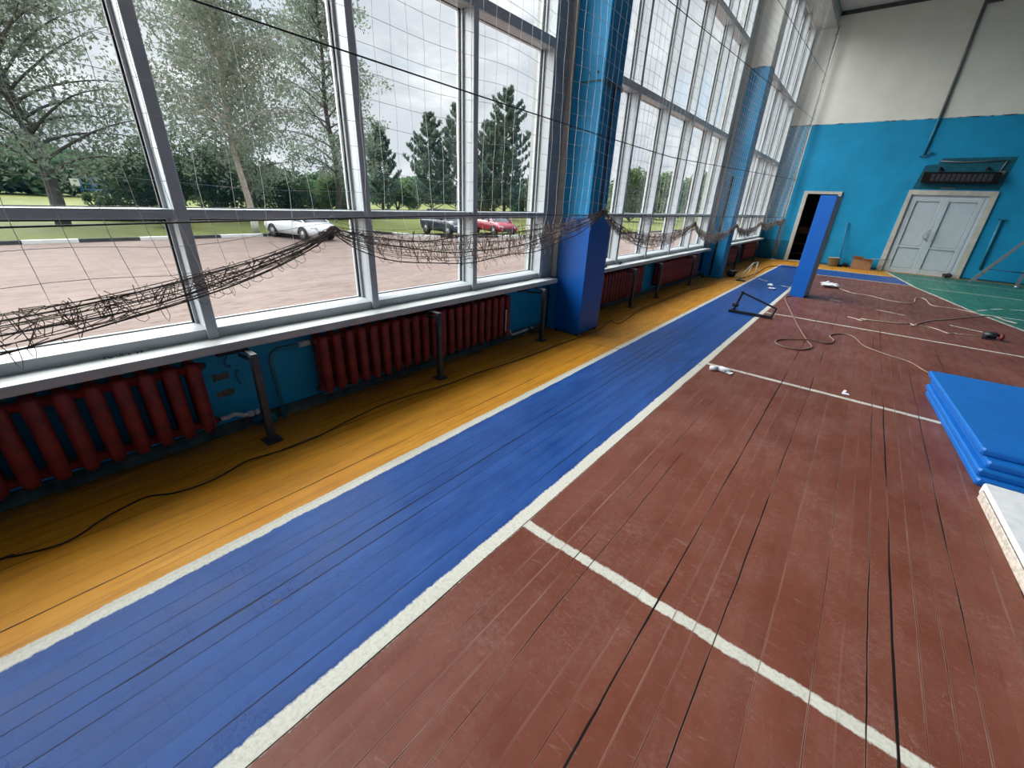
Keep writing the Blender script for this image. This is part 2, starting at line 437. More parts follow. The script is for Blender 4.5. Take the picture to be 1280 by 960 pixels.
# back wall with two openings
D1 = (-1.86, -1.07, 2.05); D2 = (.62, 2.17, 2.10)
wb = MB()
wb.box(-3.0, D1[0], FY1, FY1+.2, 0, H); wb.box(D1[0], D1[1], FY1, FY1+.2, D1[2], H)
wb.box(D1[1], D2[0], FY1, FY1+.2, 0, H); wb.box(D2[0], D2[1], FY1, FY1+.2, D2[2], H); wb.box(D2[1], FX1+.2, FY1, FY1+.2, 0, H)
struct(wb.build('wall_back', M['wall']))
wr = MB(); wr.box(FX1, FX1+.2, FY0-.2, FY1+.2, 0, H); struct(wr.build('wall_right', M['wall']))
wf = MB(); wf.box(-3.0, FX1, FY0-.2, FY0, 0, H); struct(wf.build('wall_front', M['wall']))
# skirting under the window wall, with a dark gap
sk = MB()
for a, b in ((FY0, -2.3), (-1.6, 4.2), (4.85, 10.75), (11.15, FY1)):
    sk.prism([(-2.919,0.001),(-2.865,0.001),(-2.875,.035),(-2.90,.06),(-2.919,.06)], 'y', a, b)
struct(sk.build('baseboard_left', M['baseboard']))
sk = MB()
for a, b in ((-2.35, D1[0]-.12), (D1[1]+.1, D2[0]-.12), (D2[1]+.12, FX1)): sk.box(a, b, FY1-.025, FY1-.001, .001, .05)
struct(sk.build('baseboard_back', M['teal_dark']))
st = MB(); st.box(-2.38, FX1, FY1-.05, FY1-.001, H-.09, H-.002)
struct(st.build('trim_2', M['trim_dark']))

GX = -2.99
def window(idx, y0, y1, opening=None):
    root = struct(empty('window_%d' % idx, (-2.84, (y0+y1)/2, SILLZ)))
    off = Vector(root.location)
    def B(mb, name, mat, parent=root):
        o = mb.build(name, mat, parent); o.matrix_parent_inverse = Matrix.Translation(-off)
        return o
    n = 5; p = (y1-y0)/n
    rows = [(SILLZ, 1.345), (1.345, 2.87), (2.87, 4.45), (4.45, WTOP)]
    # sill board and lower rail
    s = MB(); s.bbox(-2.90, -2.70, y0-.12, y1+.16, SILLZ-.05, SILLZ, .008); B(s, 'window_sill', M['sill'])
    fr = MB()
    for i in range(n):
        a, b = y0+i*p+.028, y0+(i+1)*p-.028
        # low rail on the sill, its top sloping back to the glass
        fr.prism([(-3.03,SILLZ),(-2.866,SILLZ),(-2.862,SILLZ+.058),(-2.90,SILLZ+.070),(-2.962,SILLZ+.078),(-3.03,SILLZ+.078)], 'y', a, b)
        for k, (z0, z1) in enumerate(rows):
            c0 = z0+(.078 if k == 0 else .024); c1 = z1-.022
            for q in ((a,a+.010,c0,c1), (b-.016,b,c0,c1), (a,b,c1-.010,c1)): fr.box(-3.03, -2.955, *q)
    B(fr, 'window_frame', M['pvc'])
    gk = MB()
    for i in range(n):
        a, b = y0+i*p+.028, y0+(i+1)*p-.028
        for k, (z0, z1) in enumerate(rows):
            lo = z0+(.078 if k == 0 else .024); c1 = z1-.032
            for q in ((a+.010,a+.016,lo,c1), (b-.025,b-.016,lo,c1), (a+.01,b-.016,lo,lo+.005), (a+.01,b-.016,c1-.008,c1)):
                gk.box(GX-.006, GX+.012, *q)
    B(gk, 'window_gasket', M['gasket'])
    # deep grey mullions and cross rails that stand proud of the sashes
    for i in range(1, n):
        y = y0+i*p; m = MB(); m.box(-3.03, -2.868, y-.0275, y+.0275, SILLZ+.0, WTOP)
        o = B(m, 'mullion', M['pvc'])
        c = MB(); c.bbox(-2.868, -2.838, y-.0285, y+.0285, SILLZ+.001, WTOP, .004)
        c.build('mullion_cover', M['profile_grey'], o)
    for y in (y0, y1):
        s_ = 1 if y == y0 else -1; m = MB()
        m.box(-3.03, -2.845, min(y, y+s_*.028), max(y, y+s_*.028), SILLZ, WTOP); B(m, 'jamb', M['pvc'])
    for k, (z, hh) in enumerate(((1.347,.024),(2.872,.042),(4.452,.045))):
        for i in range(n):
            a, b = y0+i*p+.028, y0+(i+1)*p-.028
            m = MB(); m.box(-3.03, -2.866, a, b, z-hh, z+hh*.92); m.bbox(-2.866, -2.846, a, b, z-hh, z+hh*.92, .004, 1)
            B(m, 'transom', [M['pvc'], M['profile_grey']])
    for i in range(n):
        a, b = y0+i*p, y0+(i+1)*p
        g = MB()
        for z0, z1 in rows: g.box(GX-.004, GX+.004, a+.035, b-.035, z0+.02, z1-.02)
        B(g, 'glass_pane', M['glass'])
    return root
WR = [window(1, *WIN[0]), window(2, *WIN[1]), window(3, *WIN[2]), window(4, *WIN[3])]
# covers that close the gap between the last jamb and the column
tj = MB()
for a, b in ((4.05, 4.27), (10.45, 10.7), (4.72, 4.90), (11.12, 11.22), (-1.66, -1.52), (16.72, 16.98)):
    tj.box(-2.87, -2.842, a, b, SILLZ+.001, 6.28)
struct(tj.build('trim_3', M['reveal']))
tj = MB(); tj.box(-2.842, -2.775, 4.272, 4.286, SILLZ+.001, 6.28); tj.box(-2.842, -2.79, 10.703, 10.716, SILLZ+.001, 6.28); struct(tj.build('trim_4', M['reveal_l']))

# door 1: open storeroom doorway
d1 = struct(empty('door_1', (-1.46, FY1, 0)))
def PB(mb, name, mat, root):
    o = mb.build(name, mat, root); o.matrix_parent_inverse = Matrix.Translation(-Vector(root.location)); return o
f = MB()
f.bbox(D1[0]-.11, D1[0], FY1-.05, FY1+.2, 0, D1[2]+.08, .006); f.bbox(D1[1], D1[1]+.09, FY1-.05, FY1+.2, 0, D1[2]+.08, .006)
f.bbox(D1[0], D1[1], FY1-.05, FY1+.2, D1[2]-.0, D1[2]+.08, .006); f.box(D1[0], D1[1], FY1-.03, FY1+.2, .001, .03)
PB(f, 'door_frame', M['door_trim'], d1)
sr = MB(); sr.box(-2.6, -.3, FY1+2.2, FY1+2.3, 0, 2.6); sr.box(-2.7, -2.6, FY1+.2, FY1+2.3, 0, 2.6); sr.box(-.3, -.2, FY1+.2, FY1+2.3, 0, 2.6)
sr.box(-2.7, -.2, FY1+.2, FY1+2.3, 2.6, 2.7); sr.box(-2.7, -.2, FY1+.2, FY1+2.3, -.1, 0)
struct(sr.build('wall_storeroom', M['store_wall']))
sh = thing('shelving_unit', 'dark wooden shelf unit inside the open storeroom doorway', 'shelves', (-1.75, FY1+.9, 0))
for z in (.18, .5, .84): PB(MB().box(-2.35, -1.15, FY1+.7, FY1+1.15, z, z+.03), 'shelf', M['wood'], sh)
for x in (-2.35, -1.19): PB(MB().box(x, x+.04, FY1+.7, FY1+1.15, .001, 1.1), 'side_panel', M['wood'], sh)
tag(MB().bbox(-1.9, -1.6, FY1+.74, FY1+1.0, .871, 1.06, .01).build('cardboard_box', M['brown_box']), 'brown box lying on the top shelf inside the dark storeroom', 'box')
tag(MB().bbox(-1.56, -1.3, FY1+.74, FY1+1.0, .531, .70, .01).build('storage_box', M['red']), 'dark red box on the middle shelf inside the storeroom', 'box')

# door 2: double plastic door
d2 = struct(empty('door_2', (1.39, FY1, 0)))
f = MB()
f.prism([(D2[0]-.13,0.001),(D2[0]-.005,.001),(D2[0]-.005,D2[2]+.0),(D2[0]-.09,D2[2]+.12)], 'y', FY1-.045, FY1-.001)
f.prism([(D2[1]+.005,.001),(D2[1]+.15,.001),(D2[1]+.13,D2[2]+.12),(D2[1]+.005,D2[2]+.0)], 'y', FY1-.045, FY1-.001)
f.prism([(D2[0]-.09,D2[2]+.12),(D2[0]-.005,D2[2]+.0),(D2[1]+.005,D2[2]+.0),(D2[1]+.13,D2[2]+.12)], 'y', FY1-.045, FY1-.001)
PB(f, 'door_surround', M['door_trim'], d2)
f = MB(); f.box(D2[0], D2[0]+.06, FY1+.01, FY1+.09, .001, D2[2]); f.box(D2[1]-.06, D2[1], FY1+.01, FY1+.09, .001, D2[2]); f.box(D2[0]+.06, D2[1]-.06, FY1+.01, FY1+.09, D2[2]-.07, D2[2])
f.box(D2[0]+.06, D2[1]-.06, FY1+.0, FY1+.09, .001, .02)
PB(f, 'door_frame', M['door'], d2)
xm = 1.36
for a, b in ((D2[0]+.063, xm-.003), (xm+.003, D2[1]-.063)):
    q = MB(); z0, z1 = .025, D2[2]-.075; w = .095
    q.bbox(a, a+w, FY1+.0, FY1+.06, z0, z1, .006); q.bbox(b-w, b, FY1+.0, FY1+.06, z0, z1, .006)
    for (u, v) in ((z0, z0+.11), (.70, .76), (z1-.09, z1)): q.bbox(a+w, b-w, FY1+.002, FY1+.06, u, v, .006)
    leaf = PB(q, 'door_leaf', M['door'], d2)
    for (u, v) in ((z0+.11, .70), (.76, z1-.09)):
        pn = MB(); pn.box(a+w, b-w, FY1+.028, FY1+.05, u, v)
        pn.box(a+w, b-w, FY1+.018, FY1+.030, u, u+.008, 1); pn.box(a+w, b-w, FY1+.018, FY1+.030, v-.008, v, 1)
        pn.box(a+w, a+w+.008, FY1+.018, FY1+.030, u, v, 1); pn.box(b-w-.008, b-w, FY1+.018, FY1+.030, u, v, 1)
        pn.build('door_panel', [M['door'], M['door_line']], leaf)
h = MB(); h.tube([(xm-.05,FY1,.93),(xm-.06,FY1-.06,.94),(xm-.15,FY1-.075,.99),(xm-.17,FY1-.075,1.07),(xm-.15,FY1-.075,1.15),(xm-.06,FY1-.06,1.20),(xm-.05,FY1,1.21)], .014, 8)
h.tube([(xm+.05,FY1,.93),(xm+.06,FY1-.05,.94),(xm+.06,FY1-.05,1.20),(xm+.05,FY1,1.21)], .010, 8)
h.box(xm-.075, xm-.035, FY1-.012, FY1, .98, 1.12)
PB(h, 'door_handle', M['pvc'], d2)

# ------------------------------------------------------------------ columns and their pads
def column(y0, y1, label, xf=-2.42):
    r = thing('concrete_column', label, 'column', (-2.61, (y0+y1)/2, 0), group=None)
    m = MB(); m.bbox(-2.871, xf, y0, y1, .0, 6.30, .012); PB(m, 'column_shaft', M['column'], r)
    return r
c0 = column(-2.16, -1.72, 'teal column at the near end of the window wall, behind the camera')
c1 = column(4.29, 4.68, 'nearest blue-green column beside the large near window, wrapped in a bright blue pad at its foot')
s = MB(); s.box(-2.70, -2.416, 4.284, 4.290, 2.585, 2.60); s.box(-2.4195, -2.415, 4.284, 4.684, 2.55, 2.60)
each('bolt', M['steel'], c1, [(lambda m, x=x: m.lathe((x, 4.289, 2.66), [(0.0001,-.008),(.010,-.006),(.010,0)], 8, axis='y')) for x in (-2.60, -2.50)])
PB(s, 'sleeve_seam', M['teal_dark'], c1)
s = MB(); s.tube([(-2.405,4.50,1.34),(-2.408,4.50,2.2),(-2.41,4.50,2.56)], .009, 6); PB(s, 'steel_rod', M['steel'], c1)
c2 = column(10.72, 11.12, 'second blue-green column from the camera, between the middle and far windows, with a dark slot down its face')
s = MB(); s.box(-2.66, -2.615, 10.712, 10.721, .05, 2.15); PB(s, 'dark_slot', M['smudge'], c2)
pad = thing('column_pad', 'bright blue vinyl pad wrapped around the foot of the nearest column', 'pad', (-2.56, 4.5, 0))
m = MB(); m.prism([(-2.74,4.255),(-2.375,4.255),(-2.375,4.74),(-2.74,4.74),(-2.74,4.684),(-2.418,4.684),(-2.418,4.286),(-2.74,4.286)], 'z', .03, 1.33)
PB(m, 'pad_cover', M['pad'], pad)
each('pad_foot', M['black_steel'], pad, [(lambda m, x=x, y=y: m.lathe((x, y, 0.0), [(.0001,.001),(.016,.001),(.016,.033),(.0001,.033)], 8)) for (x, y) in ((-2.70, 4.27), (-2.40, 4.27), (-2.40, 4.73))])
# freestanding pad in mid floor
sp = thing('column_pad', 'tall blue pad standing upright alone on the floor in front of the open doorway', 'pad', (-.708, 9.93, 0), -.15)
m = MB(); m.prism([(-.125,-.20),(.125,-.20),(.125,-.165),(-.09,-.165),(-.09,.19),(-.125,.19)], 'z', .0005, 1.80)
m.build('pad_cover', M['pad'], sp)
m = MB(); m.bbox(-.089, .105, -.164, .19, .0, 1.795, .01); m.build('pad_backing', M['pad_edge'], sp)['label'] = 'grey foam backing'
m = MB(); m.box(.106, .12, -.163, .18, .03, 1.79); m.build('pad_liner', M['pad_edge'], sp)

# ------------------------------------------------------------------ radiators
def radiator_section():
    m = MB(); Hh = .44
    # front and rear cast iron columns, hexagonal in plan, joined at top and bottom
    def col(xc, d, w):
        vs = []; n = 10
        rings = [(0.0,.35),(.02,.8),(.055,1),(.30,1),(.395,1),(.425,.82),(.44,.4)]
        for z, k in rings:
            for j in range(n):
                a = 2*PI*j/n; vs.append((xc + math.cos(a)*d*(.5+.5*k) , math.sin(a)*w*(.45+.55*k), z))
        fs = []
        for i in range(len(rings)-1):
            for j in range(n): fs.append((i*n+j, i*n+(j+1)%n, (i+1)*n+(j+1)%n, (i+1)*n+j))
        fs += [tuple(range(n-1,-1,-1)), tuple(range((len(rings)-1)*n, len(rings)*n))]
        m.add(vs, fs, 0, True)
    col(.038, .030, .037); col(-.038, .030, .034)
    for z in (.035, .40):
        m.tube([(0,-.0525,z),(0,.0525,z)], .026, 10)
        m.obox((0,0,z), ((1,0,0),(0,1,0),(0,0,1)), (.035,.018,.022))
    # pointed lower tip and a small crest on top
    m.lathe((.038,0,-.012), [(.0005,-.004),(.012,.006),(.024,.024)], 8)
    m.lathe((-.02,0,.43), [(.022,0),(.014,.018),(.0005,.022)], 6)
    return m
proto = None
def radiator(y0, y1, label, zb=.115):
    global proto
    n = int(round((y1-y0)/.105)); p = (y1-y0)/n
    r = thing('radiator', label, 'radiator', (-2.815, y0, zb), group=None)
    for i in range(n):
        if proto is None:
            o = radiator_section().build('radiator_section', M['rad'], r); proto = o
        else:
            o = proto.copy(); C.objects.link(o); o.parent = r
        o.location = (0, (i+.5)*p, 0); o.scale = (1, p/.105, 1)
    for y in (0, y1-y0):
        s_ = -1 if y == 0 else 1
        for z in (.035, .40): MB().lathe((0, y, z), [(.0005, s_*.022),(.016,s_*.02),(.018,0),(.026,0)], 8, axis='y').build('end_plug', M['steel'], r)
    for y in ((y1-y0)*.25, (y1-y0)*.75): MB().box(-.10, .0, y-.008, y+.008, .36, .375).build('wall_bracket', M['steel'], r)
    return r
radiator(-1.20, .60, 'dark red cast iron radiator nearest the camera, cut off by the left edge')
radiator(1.27, 3.43, 'long dark red radiator under the near window, left of the blue padded column')
radiator(4.95, 7.00, 'dark red radiator under the middle window, just right of the blue padded column')
radiator(7.72, 10.05, 'dark red radiator under the middle window, nearer the second column')
radiator(11.9, 13.6, 'dark red radiator under the far window, left of the arched pipe')
radiator(14.5, 16.5, 'dark red radiator under the far window, nearest the back wall')
tag(MB().bbox(-2.737, -2.733, 3.30, 3.318, .18, .42, .001).build('paint_scraper', M['pipe_white']), 'thin pale strip stuck on the last ribs of the long near radiator', 'strip')

# steel supports
def support(y, label, zt=.585, arm=.17):
    r = thing('sill_support', label, 'bracket', (-2.60, y, 0))
    m = MB(); m.bbox(-.02, .02, -.02, .02, .006, zt, .003); m.build('post', M['steel'], r)
    m = MB(); m.bbox(-.055, .055, -.05, .05, .0005, .007, .002); m.build('base_plate', M['steel'], r)
    m = MB(); m.bbox(-.27, .021, -.018, .018, zt, zt+.012, .003); m.bar((-.24,0,zt-.06), (-.02,0,zt-.035), .012, .02); m.build('arm', M['steel'], r)
    m = MB(); m.bbox(-.318, -.262, -.11, .06, zt-.055, zt+.013, .004)
    for yy in (-.085, .035): m.lathe((-.262, yy, zt-.02), [(.011,0),(.009,.008),(.0005,.009)], 8, axis='x', mi=1)
    m.build('wall_plate', [M['black_steel'], M['alu']], r)
    return r
support(.812, 'dark steel sill support between the nearest radiator and the teal pipe')
support(2.25, 'dark steel sill support in front of the middle of the long near radiator')
support(3.804, 'dark steel sill support beside the blue padded column, on its near side')
support(6.238, 'dark steel support in front of the radiator just past the padded column')
support(7.311, 'dark steel support in the gap between the two middle-window radiators')
support(9.136, 'dark steel support in front of the radiator nearer the second column')
support(13.0, 'dark steel support in front of the radiator just past the second column')
support(15.4, 'dark steel support in front of the farthest radiator')

def arc(c, r, a0, a1, n, plane='yz'):
    out = []
    for i in range(n+1):
        a = a0+(a1-a0)*i/n; out.append((c[0], c[1]+r*math.cos(a), c[2]+r*math.sin(a)))
    return out
# teal riser pipe that bends into the long radiator
pp = thing('heating_pipe', 'teal painted pipe bending up from the floor into the long near radiator', 'pipe', (-2.84, 1.03, 0))
m = MB(); pts = [(-2.84,1.00,.002),(-2.845,.995,.20),(-2.85,.985,.42)] + [(-2.84,1.055+.07*math.cos(a),.44+.07*math.sin(a)) for a in [PI-.05-i*(PI/2)/6 for i in range(7)]] + [(-2.82,1.14,.513),(-2.815,1.19,.515)]
m.tube(pts, .0135, 10); PB(m, 'pipe_run', M['pipe_teal'], pp)
m = MB(); m.tube([(-2.815,1.17,.515),(-2.815,1.245,.515)], .021, 8); PB(m, 'union_nut', M['pipe_white'], pp)
m = MB(); m.tube([(-2.84,.80,.05),(-2.84,.88,.065),(-2.84,.92,.05),(-2.84,.93,.004)], .02, 8); PB(m, 'elbow', M['pipe_teal'], pp)
wp = thing('heating_pipe', 'white plastic pipe leaving the lower end of the nearest radiator', 'pipe', (-2.8, .7, .13))
m = MB(); m.tube([(-2.815,.62,.150),(-2.805,.66,.150),(-2.80,.69,.162),(-2.80,.72,.150),(-2.80,.745,.132),(-2.80,.80,.130)], .014, 8); PB(m, 'pipe_run', M['pipe_white'], wp)
m = MB(); m.tube([(-2.80,.77,.13),(-2.80,.80,.13)], .021, 8); m.tube([(-2.80,.812,.13),(-2.80,.835,.13)], .019, 8); PB(m, 'coupling', M['pipe_white'], wp)
wp = thing('heating_pipe', 'white plastic pipe running from the long near radiator towards the padded column', 'pipe', (-2.8, 3.6, .1))
m = MB(); m.tube([(-2.815,3.45,.150),(-2.81,3.475,.145),(-2.805,3.49,.10),(-2.80,3.52,.085),(-2.80,3.68,.088),(-2.80,3.90,.092)], .013, 8); PB(m, 'pipe_run', M['pipe_white'], wp)
m = MB(); m.tube([(-2.80,3.80,.092),(-2.80,3.84,.092)], .022, 8); m.tube([(-2.80,3.90,.092),(-2.79,3.98,.10),(-2.78,4.02,.04),(-2.78,4.03,.004)], .02, 8); PB(m, 'elbow', M['steel'], wp)
ap = thing('heating_pipe', 'teal arched pipe standing between the two far radiators', 'pipe', (-2.78, 14.05, 0))
m = MB(); m.tube([(-2.80,13.85,.003),(-2.80,13.85,.42)] + [(-2.80,14.05-.2*math.cos(a),.42+.1*math.sin(a)) for a in [i*PI/8 for i in range(1,8)]] + [(-2.80,14.25,.42),(-2.80,14.25,.003)], .02, 8); PB(m, 'pipe_run', M['pipe_teal'], ap)
hp = thing('heating_pipe', 'dark pipe bent down to the floor at the foot of the second column', 'pipe', (-2.75, 10.3, 0))
m = MB(); m.tube([(-2.80,10.06,.16),(-2.74,10.2,.155),(-2.70,10.35,.13),(-2.70,10.42,.06),(-2.72,10.45,.003)], .016, 8); PB(m, 'pipe_run', M['steel'], hp)
# low return pipe beneath radiators
m = MB(); m.tube([(-2.85,1.3,.085),(-2.85,1.7,.085),(-2.85,1.9,.10)], .012, 8); tag(m.build('heating_pipe', M['pipe_teal']), 'short blue pipe low on the wall under the long near radiator', 'pipe')
# scars on the wall beside the nearest radiator
for (y0, y1, z0, z1) in ((.66,.75,.36,.405), (.66,.76,.245,.285)):
    m = MB(); rnd = random.Random(int(z0*1000)); N = 9
    top = [(y0+(y1-y0)*i/N, z1+rnd.uniform(-.008,.008)) for i in range(N+1)]; bot = [(y0+(y1-y0)*i/N, z0+rnd.uniform(-.008,.008)) for i in range(N, -1, -1)]
    m.prism(top+bot, 'x', -2.9205, -2.9185); o = struct(m.build('trim_scar', M['gouge']))
m = MB(); rnd = random.Random(5); N = 10
top = [(3.50+rnd.uniform(-.02,.02)+.10*(i % 2)*0, .47-.035*i) for i in range(N)]; bot = [(3.57+rnd.uniform(-.02,.02), .47-.035*i) for i in range(N-1, -1, -1)]
m.prism(top+bot, 'x', -2.9205, -2.9185); struct(m.build('trim_scar', M['gouge']))
# hooks and mark on the wall
m = MB()
m.tube([(-2.915,.765,.50),(-2.90,.757,.505),(-2.895,.742,.49),(-2.895,.742,.45),(-2.90,.757,.437),(-2.915,.765,.445)], .005, 6)
m.tube([(-2.918,.80,.40),(-2.895,.80,.40),(-2.895,.785,.39),(-2.895,.785,.36),(-2.895,.795,.31)], .006, 6)
tag(m.build('wall_hook', M['pipe_teal']), 'bent teal painted hooks on the wall right of the nearest radiator', 'hook')

# ------------------------------------------------------------------ net
NX = -2.25
rng = random.Random(11)
def railz(y): return 1.335 + .045*math.sin((y-.0)/3.4*PI*.5) if y < 3.4 else 1.38 - .004*(y-3.4)
net = thing('safety_net', 'full height knotted safety net hung in front of the windows, its hem gathered in swags', 'net', (NX, 0, 1.35))
KN = [-1.95, 1.216, 4.287, 7.45, 10.36, 12.9, 15.2, 16.62]
KZ = [1.31, 1.31, 1.43, 1.275, 1.17+.03, 1.22, 1.23, 1.28]
SAG = [.36, .22, .31, .27, .22, .14, .10]
def hem(y):
    for i in range(len(KN)-1):
        if y <= KN[i+1]:
            t_ = (y-KN[i])/(KN[i+1]-KN[i]); t_ = max(0, min(1, t_))
            skew = t_**.85
            sh = 4*skew*(1-skew)
            return KZ[i]*(1-t_)+KZ[i+1]*t_ - SAG[i]*(sh**.8), sh
    return KZ[-1], 0
CELL = .116
YS = np.arange(-1.9, 16.6, CELL)
NR = int((6.25-1.36)/CELL)
def bill(y, z):
    return NX + .018*math.sin(y*1.7+z*.9) + .012*math.sin(y*5.1-z*2.2)
m = MB()
def node(i, j):
    y = YS[i]; z = 1.37 + j*CELL + .012*math.sin(y*2.1+j*.35) + .01*math.sin(y*5.3)
    return (bill(y, z), y + .010*math.sin(z*3.1+i*.9) + .006*math.sin(j*1.7+i), z)
for i in range(len(YS)):
    y = YS[i]; rr = .0013 if y < 4.5 else .0016
    hz, sh = hem(y)
    low = []
    z = 1.37
    while z > hz + .03:
        low.append((NX + .01*math.sin(i*1.3+z*9), y + (1.37-z)*.22*(.5+math.sin(i*.7)*.4), z)); z -= .06
    low.append((NX+.01, y + (1.37-hz)*.5, hz+rng.uniform(.0,.05)))
    pts = low[::-1][:-1] + [node(i, j) for j in range(NR)]
    m.tube(pts, rr, 3, caps=False, smooth=False)
for j in range(NR):
    pts = [node(i, j) for i in range(len(YS))]
    m.tube(pts[:60], .0012, 3, caps=False, smooth=False); m.tube(pts[59:], .0015, 3, caps=False, smooth=False)
# lower rows between the rail rope and the hem
for k in (1, 2):
    pts = []
    for i in range(len(YS)):
        hz, sh = hem(YS[i]); z = 1.37 - k*CELL*min(1, (1.40-hz)/.35) + .01*math.sin(i*.8)
        pts.append((NX+.005*k, YS[i]+.02*k, max(z, hz)))
    m.tube(pts, .0013, 3, caps=False, smooth=False)
PB(m, 'net_mesh', M['net'], net)
# gathered hem: crumpled leftover rows with zigzag cross strands and loops
m = MB()
yy = np.arange(-1.95, 16.6, .045)
ROWS = 13
def hp_(y, k):
    hz, sh = hem(y); wide = 1.0 if y < 1.2 else (1.75 if y < 4.3 else 1.3)
    spread = .010 + .060*wide*sh**.7
    u = (k+.5)/ROWS - .5
    a = k*2.399
    g = (math.sin(y*3.1+k*1.9)*.35 + math.sin(y*7.7+k*4.1)*.2)
    return (NX + .012 + math.cos(a)*(.012+.014*sh) + .006*math.sin(y*9+k), y, hz + (2*u+g*.35)*spread + .018*sh)
for k in range(ROWS):
    m.tube([hp_(y, k) for y in yy], (.0022 if k % 5 else .0042), 3, caps=False, smooth=False)
for i in range(0, len(yy)-3):
    y = yy[i]; hz, sh = hem(y)
    for q in range(4):
        k0 = rng.randrange(ROWS); pts = [hp_(y + rng.uniform(-.02,.02), k0)]
        for s_ in range(rng.choice((2,3,4))):
            k1 = rng.randrange(ROWS); p = hp_(y + rng.uniform(-.05,.07), k1)
            pts.append((p[0]+rng.uniform(-.012,.018), p[1], p[2]+rng.uniform(-.010,.012)*(1+sh)))
        m.tube(pts, .0020, 3, caps=False, smooth=False)
    if rng.random() < .5:
        p = hp_(y, 0); L = rng.uniform(.015,.06)*(.25+sh)
        w = rng.uniform(.02,.07)
        m.tube([p, (p[0]+.01, p[1]+w*.2, p[2]-L*.6), (p[0]+.012, p[1]+w*.55, p[2]-L), (p[0]+.008, p[1]+w*.9, p[2]-L*.5), hp_(y+w, 1)], .0014, 3, caps=False, smooth=False)
for kx, (ky, kz) in enumerate(zip(KN, KZ)):      # knots where the hem is tied up
    m.tube([(NX+.01, ky-.035, kz-.012), (NX+.012, ky-.012, kz), (NX+.012, ky+.008, kz+.003), (NX+.01, ky+.035, kz-.012)], [.008,.013,.013,.008], 7)
PB(m, 'gathered_hem', M['net_old'], net)
# hanging gathered end by the back wall
m = MB()
for k in range(14):
    a = k*2.4; pts = []
    for z in np.linspace(1.28, .12, 16):
        r_ = .03+.05*math.sin((z-.1)*2.6)*(.6+.4*math.sin(k)); pts.append((NX+.02+math.cos(a+z*2)*r_, 16.62+math.sin(a+z*2)*r_*1.5, z))
    m.tube(pts, .004, 3, caps=False, smooth=False)
PB(m, 'hanging_bundle', M['net_old'], net)
# net edge bound to the far pole
m = MB(); m.tube([(NX, 16.62, z) for z in np.linspace(1.3, 6.2, 20)], .012, 6); PB(m, 'end_rope', M['net'], net)
def rope(zf, y0=-1.9, y1=16.6, n=40, r=.004):
    m = MB(); m.tube([(NX+.012, y0+(y1-y0)*i/n, zf(y0+(y1-y0)*i/n)) for i in range(n+1)], r, 6); PB(m, 'rope', M['rope_dark'], net)
rope(lambda y: 2.13 - .025*(y-.8)/1.2 + .0018*max(0, y-.8)**2 if y < 6 else 2.13-.1083+.0487+ (y-6)*.0325, r=.0042)
rope(lambda y: railz(y) if y < 16 else railz(16), r=.0036)
rope(lambda y: 3.10 + .055*y, r=.0042)
rope(lambda y: 4.05 + .060*y, r=.0042)
for ky, kz in zip(KN, KZ):
    m = MB(); m.tube([(NX+.012, ky+.018*math.sin(a), kz+.022+.02*(1-math.cos(a))) for a in [i*2*PI/12 for i in range(13)]], .0016, 4, caps=False)
    PB(m, 'tie_loop', M['net'], net)
# far pole
np_ = thing('net_pole', 'tall thin steel pole in the far corner holding the net end', 'pole', (-2.33, 16.9, 0))
m = MB(); m.tube([(-2.33,16.93,.012),(-2.33,16.93,6.30)], .024, 10); PB(m, 'pole_tube', M['conduit'], np_)
m = MB(); m.bbox(-2.44, -2.20, 16.84, 17.03, .0005, .012, .003); PB(m, 'base_plate', M['pipe_white'], np_)
each('clamp', M['steel'], np_, [(lambda m, z=z: (m.tube([(-2.33,16.93,z),(-2.30,16.80,z),(-2.25,16.62,z)], .007, 5), m.lathe((-2.33,16.93,z-.03), [(.033,0),(.033,.06)], 10))) for z in (.9, 2.43, 3.9, 5.0, 6.1)])

# ------------------------------------------------------------------ small things on the floor
def smoothpath(pts, n=6):
    P = [Vector(p) for p in pts]; out = []
    for i in range(len(P)-1):
        p0 = P[max(i-1,0)]; p1 = P[i]; p2 = P[i+1]; p3 = P[min(i+2,len(P)-1)]
        for k in range(n):
            t_ = k/n
            out.append(.5*((2*p1)+(p2-p0)*t_+(2*p0-5*p1+4*p2-p3)*t_*t_+(3*p1-p0-3*p2+p3)*t_**3))
    out.append(P[-1]); return out
def cable(name, pts, r, mat, label, cat='cable', z=None):
    z = z or r+.0008
    m = MB(); m.tube(smoothpath([(p[0], p[1], z if len(p) < 3 else p[2]) for p in pts]), r, 6)
    return tag(m.build(name, mat), label, cat)
CB = [(-2.45,-.354),(-2.431,-.316),(-2.384,-.2),(-2.391,-.121),(-2.445,-.035),(-2.48,.062),(-2.492,.154),(-2.43,.252),(-2.408,.368),(-2.423,.481),(-2.465,.602),(-2.445,.733),(-2.428,.834),(-2.43,1.043),(-2.483,1.315),(-2.51,1.672),(-2.44,2.228),(-2.434,2.509),(-2.392,2.979),(-2.372,3.277),(-2.343,4.15)]
cable('power_cable', [(-2.5,-1.6),(-2.46,-.8)]+CB+[(-2.325,4.5),(-2.335,4.80),(-2.377,4.95),(-2.427,5.25),(-2.33,5.16),(-2.28,5.32),(-2.412,6.228),(-2.408,7.111),(-2.424,8.414),(-2.315,9.21),(-2.28,10.258),(-2.2,10.8)], .0042, M['cord_dark'], 'thin dark cable snaking along the yellow boards beside the radiators')
